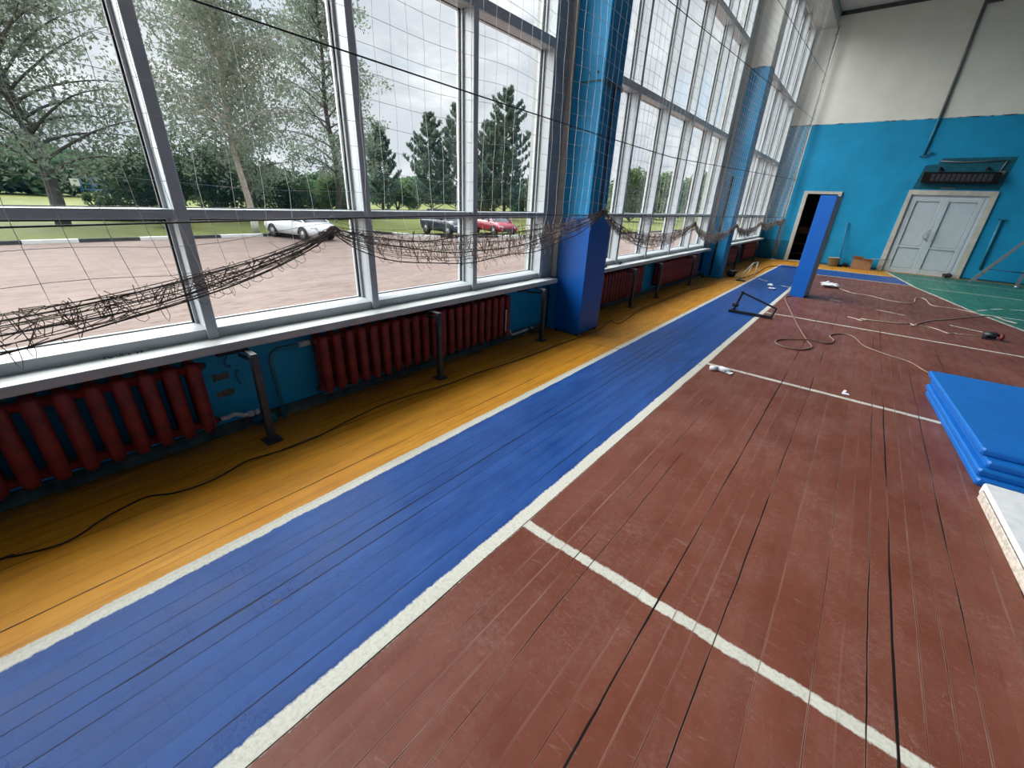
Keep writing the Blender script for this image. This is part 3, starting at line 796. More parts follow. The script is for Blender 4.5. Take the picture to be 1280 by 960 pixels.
HS = [(-.80,9.72),(-.86,9.3),(-.582,7.946),(-.389,7.063),(-.221,6.372),(-.131,6.026),(-.24,5.79),(-.432,5.79),(-.508,5.96),(-.43,6.164),(-.161,6.344,.024),(.003,6.384),(.059,6.595),(-.001,6.855),(.103,7.088),(.25,7.042),(.369,6.627),(.595,6.39),(.78,6.27),(.90,6.0),(1.1,5.6)]
cable('air_hose', HS, .009, M['hose'], 'brown grey hose looping across the maroon floor towards the blue mats', 'hose')
cable('extension_cord', [(-.5,12.1),(-.515,12.384),(-.191,11.79),(.094,11.266),(.413,11.18),(.678,10.912),(1.025,10.919),(1.13,11.754),(1.236,11.883),(1.285,11.647),(1.334,11.026),(1.668,11.0),(1.9,10.8)], .008, M['cord_beige'], 'pale cord running across the maroon floor right of the standing pad', 'cord')
cable('extension_cord', [(.134,8.43),(.22,8.40),(.32,8.30),(.36,8.42),(.30,8.47),(.534,8.494),(.791,8.606),(.9,8.72),(.95,8.62),(1.001,8.841),(1.21,9.348),(1.444,9.707),(1.729,10.229),(1.986,10.625),(2.121,10.675),(2.187,10.449),(2.3,10.3)], .008, M['cord_beige'], 'pale tangled cord on the maroon floor crossing the curved white line', 'cord')
cable('power_cable', [(.90,8.55),(.991,8.658),(1.161,8.68),(1.303,8.445),(1.36,8.52),(1.444,8.524),(1.66,8.60)], .006, M['cord_beige'], 'pale lead running left from the power tool on the floor')
cable('power_cable', [(-2.05,11.0),(-2.0,11.7),(-1.95,12.6),(-1.99,13.7),(-1.95,14.6),(-1.6,14.9),(-1.0,15.0)], .008, M['cord_dark'], 'dark cable along the yellow boards past the second column')

# steel U bracket lying on the blue stripe
br = thing('steel_bracket', 'black steel wall bracket frame lying on the floor across the blue stripe', 'bracket', (-1.05, 7.25, 0))
m = MB(); m.bar((-1.37,7.24,.022),(-.755,7.26,.022), .045, .042); PB(m, 'bottom_beam', M['black_steel'], br)
each('upright', M['black_steel'], br, [lambda m: m.bar((-1.31,7.27,.04),(-1.245,7.30,.335), .026, .026), lambda m: m.bar((-.775,7.27,.04),(-.745,7.30,.165), .026, .026)])
m = MB(); m.bar((-1.27,7.30,.325),(-.735,7.30,.155), .024, .024); PB(m, 'sloping_rail', M['black_steel'], br)
m = MB(); m.bbox(-1.345, -1.26, 7.26, 7.325, .09, .14, .006); m.lathe((-1.30,7.25,.115), [(.0005,-.02),(.013,-.02),(.013,.0),(.02,0)], 8, axis='y'); m.bbox(-1.34,-1.27,7.26,7.31,.045,.06,.004); PB(m, 'clamp', M['black_steel'], br)

# rolled paper and scraps
def crumple(name, c, r, seed, mat, label, cat, flat=.5):
    rn = random.Random(seed); vs = []; n = 9; rings = 6
    for i in range(rings+1):
        ph = PI*i/rings
        for j in range(n):
            a = 2*PI*j/n; k = rn.uniform(.55, 1.15)
            vs.append((c[0]+r*k*math.sin(ph)*math.cos(a), c[1]+r*k*math.sin(ph)*math.sin(a), max(.001, c[2]+r*flat+r*flat*k*math.cos(ph))))
    fs = [(i*n+j, i*n+(j+1)%n, (i+1)*n+(j+1)%n, (i+1)*n+j) for i in range(rings) for j in range(n)]
    m = MB(); m.add(vs, fs); o = m.build(name, mat); return tag(o, label, cat)
pr = thing('paper_roll', 'loose white paper rolls lying at the start of the second cross line', 'paper', (-.77, 4.36, 0))
for (a, b, r_) in (((-.845,4.30,.024),(-.78,4.33,.024),.024), ((-.80,4.355,.022),(-.70,4.325,.020),.021), ((-.77,4.395,.020),(-.67,4.375,.018),.018)):
    m = MB(); m.tube([a, b], r_, 12); PB(m, 'paper_sheet', M['paper'], pr)
m = MB(); m.obox((-.69,4.34,.012), ((1,-.3,0),(.3,1,0),(0,.2,1)), (.05,.03,.0015)); PB(m, 'loose_leaf', M['paper'], pr)
m = MB(); m.obox((.265,4.60,.006), ((1,.3,0),(-.3,1,.3),(0,0,1)), (.028,.012,.0012)); m.obox((.255,4.63,.016), ((.3,1,.4),(1,-.3,0),(0,0,1)), (.018,.010,.0012))
tag(m.build('paper_scrap', M['paper']), 'tiny white paper scrap on the second cross line', 'paper')
crumple('plastic_bag', (-1.33, 10.62, 0), .06, 3, M['bag'], 'small crumpled white wrapper on the blue stripe, upper of two lumps', 'wrapper')
crumple('plastic_bag', (-1.22, 10.22, 0), .075, 4, M['bag'], 'small flattened white wrapper on the blue stripe, lower of two lumps', 'wrapper', .3)
pb = crumple('plastic_bag', (-.36, 11.75, 0), .20, 9, M['bag'], 'crumpled white plastic bag beside the standing blue pad', 'bag', .28)
m = MB(); m.tube([(-.45,12.6,.01),(-.40,12.2,.08),(-.36,11.9,.05)], .006, 4); o = m.build('bag_string', M['bag'], pb)
crumple('dark_cloth', (-1.05, 13.45, 0), .16, 12, M['black_steel'], 'dark rag on the blue stripe left of the standing pad', 'cloth', .3)
crumple('debris_pile', (-2.30, 11.35, 0), .16, 21, M['black_steel'], 'black tool jumble on the floor at the foot of the second column', 'tools', .6)
m = MB(); m.tube([(-2.1,11.3,.01),(-2.0,12.0,.30),(-1.93,12.15,.32),(-1.86,11.7,.01)], .010, 6); m.tube([(-2.0,12.0,.30),(-1.98,11.4,.01)], .008, 6)
tag(m.build('wire_stand', M['pipe_white']), 'small white bent wire frame standing on the yellow boards past the second column', 'frame')
tag(MB().bbox(-2.05, -1.87, 10.75, 10.83, .001, .03, .006).build('hand_tool', M['black_steel']), 'flat black tool lying on the yellow boards near the wire frame', 'tool')
# power tool with a tube
pt = thing('power_tool', 'black and red power tool lying on the maroon floor at the right edge', 'tool', (1.76, 8.55, 0), -.25)
m = MB(); m.tube([(-.10,0,.05),(-.02,0,.055),(.04,0,.05)], [.035,.048,.04], 10); m.bar((-.05,0,.05),(-.07,-.12,.02), .035); m.build('motor_body', M['black_steel'], pt)
m = MB(); m.lathe((.06,0,.05), [(.02,0),(.045,.01),(.045,.035),(.02,.05)], 12, axis='x'); m.bar((.05,.02,.06),(.0,.09,.085), .025); m.build('gear_head', M['red'], pt)
m = MB(); m.bbox(1.90, 2.75, 8.36, 8.41, .001, .05, .008); tag(m.build('metal_channel', M['alu']), 'pale metal channel lying right of the power tool', 'channel').rotation_euler = (0,0,-.03)

# ------------------------------------------------------------------ mats and foam boards
def gym_mat(x, y, z, rz, label, t_=.05):
    r = thing('gym_mat', label, 'mat', (x, y, z), rz, 'stack of blue gym mats')
    m = MB(); m.bbox(0, 1.9, -1.70, 0, 0.001, t_-.001, .012); m.build('mat_cover', M['mat'], r)
    m = MB(); m.box(-.0015, 1.9015, -1.7015, .0015, t_*.46, t_*.54); m.build('seam_piping', M['pad'], r)
    return r
gym_mat(.845, 5.17, .000, .070, 'lowest blue mat of the stack at the right edge')
gym_mat(.832, 5.21, .050, .075, 'second blue mat from the floor in the stack at the right edge')
gym_mat(.850, 5.24, .100, .080, 'third blue mat from the floor in the stack at the right edge')
gym_mat(.822, 5.31, .150, .078, 'topmost blue mat of the stack at the right edge, showing its plain top')
fb = thing('foam_board', 'white foam board with chipped pale edge lying in front of the blue mats', 'board', (.965, 3.36, .0), .05)
m = MB(); m.bbox(0, 1.2, -1.9, 0, .012, .085, .008); m.build('board_face', M['foam'], fb)
m = MB(); m.bbox(-.012, 0, -1.9, -.06, .001, .06, .005); m.build('board_edge', M['foam_edge'], fb)

# ------------------------------------------------------------------ back wall things
bk = thing('bucket', 'dull white plastic bucket standing against the back wall right of the standing pad', 'bucket', (-.60, 16.78, 0))
m = MB(); m.lathe((0,0,0), [(.0001,.002),(.125,.002),(.155,.25),(.165,.25),(.165,.265),(.148,.265),(.118,.02),(.0001,.02)], 24); m.build('bucket_body', M['bucket'], bk)
m = MB(); m.tube([(.16*math.cos(a), -.165-.03*math.sin(a), .25-.10*math.sin(a)) for a in [i*PI/10 for i in range(11)]], .004, 5); m.build('bucket_handle', M['steel'], bk)
bx_ = thing('cardboard_box', 'open brown cardboard box on the floor left of the double door', 'box', (.10, 16.78, 0))
m = MB()
for q in ((-.24,.24,-.15,-.145),(-.24,.24,.145,.15),(-.24,-.235,-.145,.145),(.235,.24,-.145,.145)): m.box(*q, .001, .30)
m.box(-.235,.235,-.145,.145,.001,.006); m.build('box_body', M['cardboard'], bx_)
m = MB(); m.obox((-.12,-.19,.335), ((1,0,0),(0,-.7,.7),(0,.7,.7)), (.115,.06,.002)); m.obox((.12,-.19,.31), ((1,0,0),(0,-1,.1),(0,.1,1)), (.115,.05,.002)); m.obox((-.28,0,.34), ((0,1,0),(-.7,0,.7),(.7,0,.7)), (.14,.055,.002)); m.build('box_flap', M['cardboard'], bx_)
crumple('work_glove', (-.27, 16.85, 0), .10, 33, M['black_steel'], 'small dark lump on the floor between the bucket and the cardboard box', 'glove', .7)
bw = thing('mop', 'dark blue handled mop leaning on the back wall beside the bucket', 'mop', (-.45, 16.95, 0))
m = MB(); m.tube([(-.45,16.93,.03),(-.60,17.06,1.30)], .017, 8); PB(m, 'mop_handle', M['goal_blue'], bw)
m = MB(); m.bbox(-.52,-.36,16.88,16.98,.001,.05,.01); PB(m, 'mop_head', M['black_steel'], bw)
m = MB(); m.tube([(.30,16.93,.31),(.48,17.02,.32),(.72,17.045,.34)], .008, 5); tag(m.build('wooden_stick', M['cord_beige']), 'thin pale stick resting between the cardboard box and the door surround', 'stick')
cg = thing('wall_conduit', 'tall grey conduit running down the back wall, its lower end painted teal', 'conduit', (.54, 17.08, 3.06))
m = MB(); m.tube([(.56,17.075,3.98),(.545,17.075,H-.1)], .035, 8); PB(m, 'upper_run', M['conduit'], cg)
m = MB(); m.tube([(.53,17.075,3.06),(.555,17.075,3.98)], .03, 8); m.bbox(.46,.62,17.05,17.098,3.04,3.075,.005); m.bbox(.60,.68,17.02,17.098,3.10,3.16,.005); PB(m, 'lower_run', M['pipe_teal'], cg)
m = MB(); m.bbox(.56, .86, 16.99, 17.098, 6.30, 6.40, .008); PB(m, 'junction_box', M['trim_dark'], cg)
# air heater above the double door
tp = MB(); tp.prism([(.58,2.25),(2.28,2.25),(2.34,3.02),(.95,3.0),(.90,2.86),(.66,2.83),(.62,2.5)], 'y', 17.094, 17.099); struct(tp.build('trim_repaint', M['teal_dark']))
ah = thing('air_heater', 'long black air heater hung above the double door', 'heater', (1.42, 17.0, 2.38))
m = MB(); m.bbox(.68, 2.16, 16.90, 17.05, 2.39, 2.66, .012); PB(m, 'heater_body', M['heater'], ah)
m = MB()
for i in range(12): m.box(.86+i*.10, .935+i*.10, 16.893, 16.90, 2.44, 2.61)
PB(m, 'grille', M['steel'], ah)
each('hanger', M['black_steel'], ah, [(lambda m, x=x: (m.bar((x,16.98,2.66),(x,17.06,2.76), .03, .03), m.lathe((x,17.09,2.76), [(.035,0),(.035,-.05),(.0005,-.05)], 10, axis='y'))) for x in (.98, 1.88)])
m = MB(); m.tube([(.93,17.07,2.93),(1.4,17.07,2.90),(2.18,17.07,2.93)], .016, 6); m.tube([(2.18,17.07,2.93),(2.13,17.06,2.68)], .016, 6)
cd = tag(m.build('cable_duct', M['conduit']), 'pale cable duct bent around above the black air heater', 'duct')
tag(MB().bbox(2.13, 2.24, 17.03, 17.098, 2.58, 2.69, .008).build('socket_box', M['conduit']), 'small pale junction box at the right end of the heater duct', 'box')
tag(MB().bbox(1.15, 1.45, 17.07, 17.093, 2.265, 2.29, .004).build('closer_plate', M['conduit']), 'thin pale plate above the middle of the double door', 'plate')
m = MB(); m.tube([(2.62,17.07,.30),(2.60,17.07,.9),(2.575,17.07,1.56)], .03, 8); m.bbox(2.50,2.66,17.04,17.098,1.55,1.58,.005)
tag(m.build('heating_pipe', M['pipe_teal']), 'short thick teal pipe on the back wall between the double door and the ladder', 'pipe')
# step tower / ladder
ld = thing('ladder', 'aluminium ladder with side braces against the back wall at the right edge', 'ladder', (2.8, 16.4, 0))
def rail(a, b, w=.028, h=.075): 
    m = MB(); m.bar(a, b, w, h); return m
each('ladder_rail', M['alu'], ld, [lambda m: m.bar((2.43,16.30,.02),(3.55,16.20,2.05), .03, .055), lambda m: m.bar((2.56,16.70,.02),(3.62,16.68,2.05), .03, .055)])
for i in range(7):
    t_ = .1+i*.13; a = Vector((2.43,16.30,.02)).lerp(Vector((3.55,16.20,2.05)), t_); b = Vector((2.56,16.70,.02)).lerp(Vector((3.62,16.68,2.05)), t_)
    m = MB(); m.bar(a, b, .03, .02); PB(m, 'rung', M['alu'], ld)
each('rear_leg', M['alu'], ld, [lambda m: (m.bar((3.30,16.30,.03),(3.42,16.30,2.0), .04, .04), m.lathe((3.30,16.30,.0), [(.0001,.001),(.06,.001),(.05,.04),(.0001,.06)], 10)), lambda m: m.bar((3.36,16.75,.001),(3.46,16.75,2.0), .04, .04)])
m = MB(); m.bar((3.33,16.30,.55),(3.37,16.75,.55),.03,.03); PB(m, 'crossbar', M['alu'], ld)
m = MB(); m.tube([(2.62,16.33,.38),(3.32,16.30,.36)], .014, 6); PB(m, 'brace', M['goal_blue'], ld)
crumple('floor_rag', (2.05, 16.93, 0), .13, 44, M['black_steel'], 'dark rag on the green floor at the right foot of the double door', 'cloth', .5)
# dirt left on the sill
m = MB(); rn = random.Random(8)
for i in range(26):
    y = .20+rn.uniform(0,.17); m.tube([(-2.834-.02*0,y,SILLZ+.001),(-2.833,y+rn.uniform(-.01,.014),SILLZ+rn.uniform(.004,.02))], .0011, 3)
tag(m.build('dirt_specks', M['smudge']), 'black dirt smears on the near sill below the first visible mullion', 'dirt', kind='stuff')
crumple('dirt_lump', (-2.77, 5.55, 0), .03, 71, M['smudge'], 'small dark lump on the middle window sill near the padded column', 'debris', .6).location = (0,0,SILLZ)
crumple('dirt_lump', (-2.79, 6.05, 0), .035, 72, M['smudge'], 'larger dark lump on the middle window sill, second from the padded column', 'debris', .6).location = (0,0,SILLZ)

# ------------------------------------------------------------------ outdoors
GZ = -1.0
g = MB(); g.add([(-25.75,-60,GZ),(-3.25,-60,GZ),(-3.25,75,GZ),(-25.75,16.9,GZ)], [(0,1,2,3)])
g.v = []; g.f = []; g.m = []; g.sm = []
g.add([(-25.6,-60,GZ),(-3.2,-60,GZ),(-3.2,90,GZ),(-16,90,GZ),(-17.5,30,GZ),(-19.6,22.5,GZ),(-21.5,17.9,GZ),(-24.2,16.9,GZ),(-25.6,16.6,GZ)], [tuple(range(9))])
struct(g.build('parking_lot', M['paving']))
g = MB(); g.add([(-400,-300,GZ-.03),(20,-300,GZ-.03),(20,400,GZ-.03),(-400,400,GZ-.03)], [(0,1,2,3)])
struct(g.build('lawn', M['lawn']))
k = MB(); seg_ = []
edge_ = [(-25.6,-30),(-25.6,16.6),(-24.2,16.9),(-21.5,17.9),(-19.6,22.5),(-17.5,30),(-16,60)]
# walk the kerb and alternate paint
acc = 0; bounds = {}
def paint(y):
    for a, b in ((-20,-16),(-12,-8.2),(-4.5,-1.2),(.75,2.6),(4.45,5.65),(7.9,9.9),(13.5,15),(17,18.6),(22.5,24.4),(26.6,29),(33,36)):
        if a <= y < b: return 1
    return 0
for (a, b) in zip(edge_[:-1], edge_[1:]):
    L = math.hypot(b[0]-a[0], b[1]-a[1]); n = max(1, int(L/.4))
    d = Vector((b[0]-a[0], b[1]-a[1], 0)).normalized(); nn = Vector((-d.y, d.x, 0))
    for i in range(n):
        p = Vector((a[0], a[1], 0))+d*(L*i/n); q = Vector((a[0], a[1], 0))+d*(L*(i+1)/n)
        c = (p+q)/2; k.obox((c.x, c.y, GZ+.07), (d, nn, (0,0,1)), (L/n/2+.001, .12, .07), paint(c.y))
struct(k.build('kerb', [M['stripe_black'], M['stripe_white']]))
# asphalt lane beyond lawn glimpsed behind the pines
# worn track on the far field
# ---- trees
def leaves(name, centres, size, mat, parent, seed, aspect=1.0, droop=None):
    rs = np.random.RandomState(seed); n = len(centres); c = np.array(centres, float)
    sz = size*(.55+rs.rand(n, 1)*.9)
    a = rs.randn(n, 3); a /= np.linalg.norm(a, axis=1)[:, None]
    if droop is not None: a = a*.6 + np.array(droop); a /= np.linalg.norm(a, axis=1)[:, None]
    b = np.cross(a, rs.randn(n, 3)); b /= (np.linalg.norm(b, axis=1)[:, None]+1e-9)
    A = a*sz*aspect; B = b*sz
    v = np.stack([c-A*.9, c+B*.55-A*.1, c+A, c-B*.55+A*.1], 1).reshape(-1, 3)
    me = bpy.data.meshes.new(name); me.vertices.add(4*n); me.vertices.foreach_set('co', v.ravel())
    me.loops.add(4*n); me.loops.foreach_set('vertex_index', np.arange(4*n))
    me.polygons.add(n); me.polygons.foreach_set('loop_start', np.arange(0, 4*n, 4)); me.polygons.foreach_set('loop_total', np.full(n, 4))
    me.update(calc_edges=True); me.validate(); me.materials.append(mat)
    o = bpy.data.objects.new(name, me); C.objects.link(o); o.parent = parent; return o
def birch(loc, h, cr, cb, seed, label, n_leaf=26000, lean=0, fork=False, mat='birch_leaf', trunk_r=.22, leaf=.11, white=False, group=None, bark='bark', droop=1.0, ascend=.9):
    rn = random.Random(seed); r = thing('birch_tree', label, 'tree', loc, 0, group)
    m = MB(); base = [Vector((lean*(z/h)**.8*1.0 + .15*math.sin(z*.5+seed), .15*math.sin(z*.7+2*seed), z)) for z in np.linspace(0, h*.95, 14)]
    m.tube(base, [trunk_r*(1-.88*(i/13)) for i in range(14)], 8)
    cen = []
    NB = 46
    tips = []
    for b in range(NB):
        f_ = cb + (1-cb)*((b+.5)/NB)**.9; z = h*f_*.95
        i = min(12, int(f_*13)); p0 = base[i].lerp(base[i+1], f_*13-i)
        az = b*2.399+rn.uniform(-.4,.4)
        env = math.sin(min(1, (1-(f_-cb)/(1-cb))*1.15+.12)*PI*.5)**.8
        L = cr*env*rn.uniform(.65,1.1)
        pts = [p0]; d = Vector((math.cos(az), math.sin(az), ascend*rn.uniform(.7,1.3))).normalized(); p = p0.copy()
        for s_ in range(9):
            d = (d + Vector((rn.uniform(-.14,.14), rn.uniform(-.14,.14), -.085*droop))).normalized(); p = p + d*L/8; pts.append(p.copy())
        r0 = trunk_r*.34*(1-f_*.6)
        m.tube(pts, [max(.008, r0*(1-i_/9.5)) for i_ in range(10)], 5, caps=False)
        for s_ in range(2, 10):
            for q in range(2):
                d2 = Vector((rn.uniform(-1,1), rn.uniform(-1,1), rn.uniform(-.3,.7))).normalized(); l2 = L*.30*rn.uniform(.5,1.2)
                tw = [pts[s_]]
                pp_ = pts[s_].copy()
                for w_ in range(5):
                    d2 = (d2 + Vector((0,0,-.32*droop))).normalized(); pp_ = pp_ + d2*l2/4; tw.append(pp_.copy())
                m.tube(tw, [.014,.011,.009,.007,.006,.005], 3, caps=False)
                tips.append((tw, l2))
    per = max(1, n_leaf//len(tips)); spread = .22
    for tw, l2 in tips:
        for q in range(per):
            i = rn.randrange(1, 5); t_ = rn.random(); p = tw[i].lerp(tw[i+1], t_)
            cen.append((p.x+rn.gauss(0,spread), p.y+rn.gauss(0,spread), p.z+rn.gauss(0,spread)-abs(rn.gauss(0,.25))*droop))
    if white:
        w = MB(); w.tube([base[0]+Vector((0,0,.0)), base[0].lerp(base[1], .9)], trunk_r*1.03, 10); w.build('whitewashed_base', M['whitewash'], r)
    m.build('trunk', M[bark], r)
    leaves('foliage', cen[::2]+cen[1::8], leaf*.92, M[mat], r, seed, 1.3)
    return r
birch((-35.4,3.2,GZ), 13.5, 6.5, .16, 3, 'spreading birch with a leaning forked trunk, leftmost tree on the lawn', 30000, lean=-2.0, trunk_r=.34, leaf=.105)
birch((-27.7,10.1,GZ), 14.5, 4.8, .26, 7, 'tall birch with pale bare lower trunk and whitewashed foot beside the kerb', 24000, trunk_r=.19, leaf=.085, white=True, bark='pole_wood')
birch((-38,21.5,GZ), 19.5, 5.2, .14, 12, 'tall narrow birch standing behind the white car', 30000, trunk_r=.3, leaf=.11)
birch((-41,-3.5,GZ), 15, 6.0, .16, 15, 'large birch at the far left edge of the lawn, partly out of view', 16000, trunk_r=.3, leaf=.13)
birch((-36,13.2,GZ), 15.5, 4.6, .12, 19, 'birch between the spreading birch and the tall narrow one, dense low crown', 22000, trunk_r=.25, leaf=.11)

def pine(loc, h, cr, seed, label, n=9000, group='pines beyond the parked cars'):
    rn = random.Random(seed); r = thing('pine_tree', label, 'tree', loc, 0, None)
    m = MB(); m.tube([(0,0,0),(.05,0,h*.5),(0,0.03,h)], [.2,.12,.02], 8); cen = []
    W_ = 15
    for k in range(W_):
        f_ = .08+.90*k/(W_-1); z = h*f_
        nb = 5 if f_ < .8 else 4
        for b in range(nb):
            az = b*2*PI/nb+k*1.1+rn.uniform(-.35,.35); L = cr*(1-f_)**.62*rn.uniform(.5,1.25)+.35
            d = Vector((math.cos(az), math.sin(az), .22)).normalized(); p = Vector((0,0,z+rn.uniform(-.2,.2))); pts = [p.copy()]
            for s_ in range(6): d = (d+Vector((0,0,.12))).normalized(); p = p+d*L/6; pts.append(p.copy())
            m.tube(pts, [.05,.044,.04,.03,.02,.015,.01], 4, caps=False)
            for s_ in range(2, 7):
                for q in range(2):
                    side = Vector((-d.y, d.x, 0)) * (1 if q else -1); side = side.normalized() + Vector((d.x*.6, d.y*.6, .55))
                    e = pts[s_]+side.normalized()*L*.26*(1.3-s_/7)+Vector((0,0,.05))
                    m.tube([pts[s_], e], [.014,.006], 3, caps=False)
                    for u in range(max(3, n//(W_*5*13))):
                        c_ = pts[s_].lerp(e, .25+.8*rn.random())
                        cen.append((c_.x+rn.gauss(0,.05), c_.y+rn.gauss(0,.05), c_.z+rn.gauss(0,.04)+.05))
            for u in range(10):
                c_ = pts[5].lerp(pts[6], rn.uniform(0,1.3)); cen.append((c_.x+rn.gauss(0,.05), c_.y+rn.gauss(0,.05), c_.z+abs(rn.gauss(0,.12))))
    for u in range(30): cen.append((rn.gauss(0,.05), rn.gauss(0,.05), h-rn.random()*.8))
    m.build('trunk', M['bark'], r)
    leaves('foliage', cen, .135, M['needle'], r, seed, 2.0, droop=(0,0,.75))
    return r
pine((-45,31,GZ), 8.8, 2.6, 1, 'smallest pine, left of the pair behind the dark car')
pine((-45,38.4,GZ), 10.9, 3.8, 2, 'middle pine rising behind the dark car')
pine((-42,40.3,GZ), 12.0, 3.9, 3, 'tall pine directly right of the middle pine, behind the mullion')
pine((-38,44.7,GZ), 13.9, 4.6, 4, 'tallest pine with layered branches behind the red car', 19000)
pine((-37,40.5,GZ), 10.0, 3.6, 5, 'bushy pine left of the tallest pine, behind the red car')

def bush(loc, rx, h, seed, label, n=5000, mat='leaf_dark', leaf=.14, group=None, name='bush', cat='bush'):
    rn = random.Random(seed); r = thing(name, label, cat, loc, 0, group)
    m = MB(); cen = []
    blobs = []
    for b in range(14):
        az = rn.uniform(0,2*PI); q = rn.random()**.6*rx*.75
        blobs.append((math.cos(az)*q, math.sin(az)*q, h*rn.uniform(.25,.82)*(1-.35*q/rx), rx*rn.uniform(.28,.45)))
    for (bx0, by0, bz0, br0) in blobs:
        m.tube([(0,0,0),(bx0*.4,by0*.4,bz0*.5),(bx0,by0,bz0)], [.07,.05,.02], 5, caps=False)
        for u in range(n//14):
            v = Vector((rn.gauss(0,1), rn.gauss(0,1), rn.gauss(0,1))).normalized()*br0*rn.uniform(.65,1.08)
            cen.append((bx0+v.x, by0+v.y, max(.05, bz0+v.z*min(1, h/(2*rx)*1.2))))
    m.build('trunk', M['bark'], r)
    leaves('foliage', cen, leaf, M[mat], r, seed, 1.2); return r
bush((-40,8.5,GZ), 3.0, 5.2, 31, 'dark leafy tree mass just right of the first mullion', 7000)
bush((-41,13,GZ), 3.4, 6.3, 32, 'dark leafy tree mass behind the pale bare trunk', 8000)
bush((-42,18,GZ), 3.4, 5.4, 33, 'dark leafy mass above the white car', 7000)
bush((-40,23,GZ), 3.0, 4.2, 34, 'low leafy mass left of the thin lamp post', 6000, mat='leaf_mid')
bush((-33,7.6,GZ), 1.0, 1.5, 35, 'small shrub on the lawn right of the first mullion', 1500, mat='leaf_mid', leaf=.09)
bush((-40,5.4,GZ), .9, 1.9, 36, 'young sapling on the lawn beside the spreading birch', 1500, mat='leaf_mid', leaf=.09)
bush((-60,44,GZ), 4.5, 5.5, 37, 'rounded green tree far behind between the smallest pine and the lamp post', 5000, mat='leaf_mid', leaf=.25)
bush((-52,55,GZ), 4.0, 5.0, 38, 'low green growth under the pines', 5000, mat='leaf_dark', leaf=.22)
bush((-46,60,GZ), 3.5, 5.2, 39, 'bright green tree right of the tallest pine', 5000, mat='leaf_mid', leaf=.2)
t1 = bush((-30,66,GZ), 4.5, 9.5, 41, 'leafy tree seen through the middle window, nearest the padded column', 7000, mat='leaf_mid', leaf=.24, name='leafy_tree', cat='tree')
dup(t1, (-33,84,GZ), 1.0, 'leafy tree seen through the second pane of the middle window', scale=1.1)
dup(t1, (-34,106,GZ), 2.1, 'leafy tree seen through the third pane of the middle window', scale=1.35)
dup(t1, (-32,136,GZ), 3.1, 'leafy tree seen through the fourth pane of the middle window', scale=1.6)
dup(t1, (-30,190,GZ), 4.1, 'leafy tree seen through the far part of the middle window', scale=2.1)
dup(t1, (-27,300,GZ), 5.1, 'leafy tree seen through the far window', scale=3.0)
# far tree line along the field
proto_t = None
rn = random.Random(77)
TL = [(-92,-22),(-96,-14),(-90,-6),(-95,2),(-91,9),(-96,16),(-91,24),(-98,31),(-95,40),(-100,49),(-98,59),(-104,70),(-100,82),(-106,95),(-100,108),(-108,124),(-100,142),(-104,162),(-96,184),(-100,208)]
for i, (x, y) in enumerate(TL):
    sc = rn.uniform(.85,1.2) * (1.0 if y < 30 else .72)
    if proto_t is None:
        proto_t = bush((x,y,GZ), 5.2, 6.6, 50, 'rounded tree in the continuous row along the far edge of the field', 3600, mat='far_leaf', leaf=.42, group='trees along the far edge of the field', name='leafy_tree', cat='tree'); proto_t.scale = (sc,)*3
    else:
        dup(proto_t, (x,y,GZ), rn.uniform(0,6), scale=sc)
# forest ridge behind
for i in range(26):
    dup(proto_t, (-116+rn.uniform(-4,4), -34+i*10.5+rn.uniform(-2,2), GZ), rn.uniform(0,6), scale=rn.uniform(1.0,1.45))
fm = MB(); rs = random.Random(9); N = 220; prev = None; vs = []; fs = []
for i in range(N+1):
    y = -180+i*2.9
    hgt = 4.6+.8*math.sin(i*.21)+.9*math.sin(i*.57+1)+rs.uniform(-.5,.9)
    x = -138+6*math.sin(i*.11)
    vs += [(x+6,y,GZ-.1),(x+4,y,hgt*.55),(x+1,y+rs.uniform(-.6,.6),hgt),(x-14,y,hgt*.6),(x-16,y,GZ-.1)]
for i in range(N):
    for j in range(4): fs.append((i*5+j, i*5+j+1, (i+1)*5+j+1, (i+1)*5+j))
fm.add(vs, fs); tag(fm.build('forest', M['far_leaf']), 'continuous dark forest closing the view beyond the field', 'forest', kind='stuff')

# lamp post, goal, climbing frame
lp = thing('lamp_post', 'thin pale lamp post on the lawn right of the white car', 'lamp post', (-43,23.4,GZ))
MB().tube([(0,0,0),(0,0,6.0)], [.09,.05], 8).build('post', M['whitewash'], lp)
MB().tube([(0,0,5.95),(.3,.1,6.2),(.7,.2,6.25)], .035, 6).build('lamp_arm', M['whitewash'], lp); MB().bbox(.6,1.1,.12,.30,6.18,6.30,.02).build('lamp_head', M['rim'], lp)
gl = thing('football_goal', 'small white goal frame on the far yellowish field', 'goal', (-88,14.8,GZ))
m = MB(); m.tube([(0,-1.0,0),(0,-1.0,2.2),(0,1.0,2.2),(0,1.0,0)], .09, 6, smooth=False); m.tube([(0,-1,2.2),(-1.2,-1,0)], .06, 6); m.tube([(0,1,2.2),(-1.2,1,0)], .06, 6); m.build('goal_frame', M['whitewash'], gl)
cf = thing('climbing_frame', 'blue climbing frame beside the white goal on the far field', 'playground frame', (-84,11.8,GZ))
m = MB()
for x in (0,-1.4):
    for y in (-1.2,0,1.2): m.tube([(x,y,0),(x,y,2.4)], .05, 6)
for z in (1.0,1.7,2.4):
    m.tube([(0,-1.2,z),(0,1.2,z)], .04, 6); m.tube([(-1.4,-1.2,z),(-1.4,1.2,z)], .04, 6)
m.build('frame_bars', M['goal_blue'], cf); MB().bbox(-.05,.02,-2.2,-1.3,1.4,2.3,.02).build('backboard', M['whitewash'], cf)

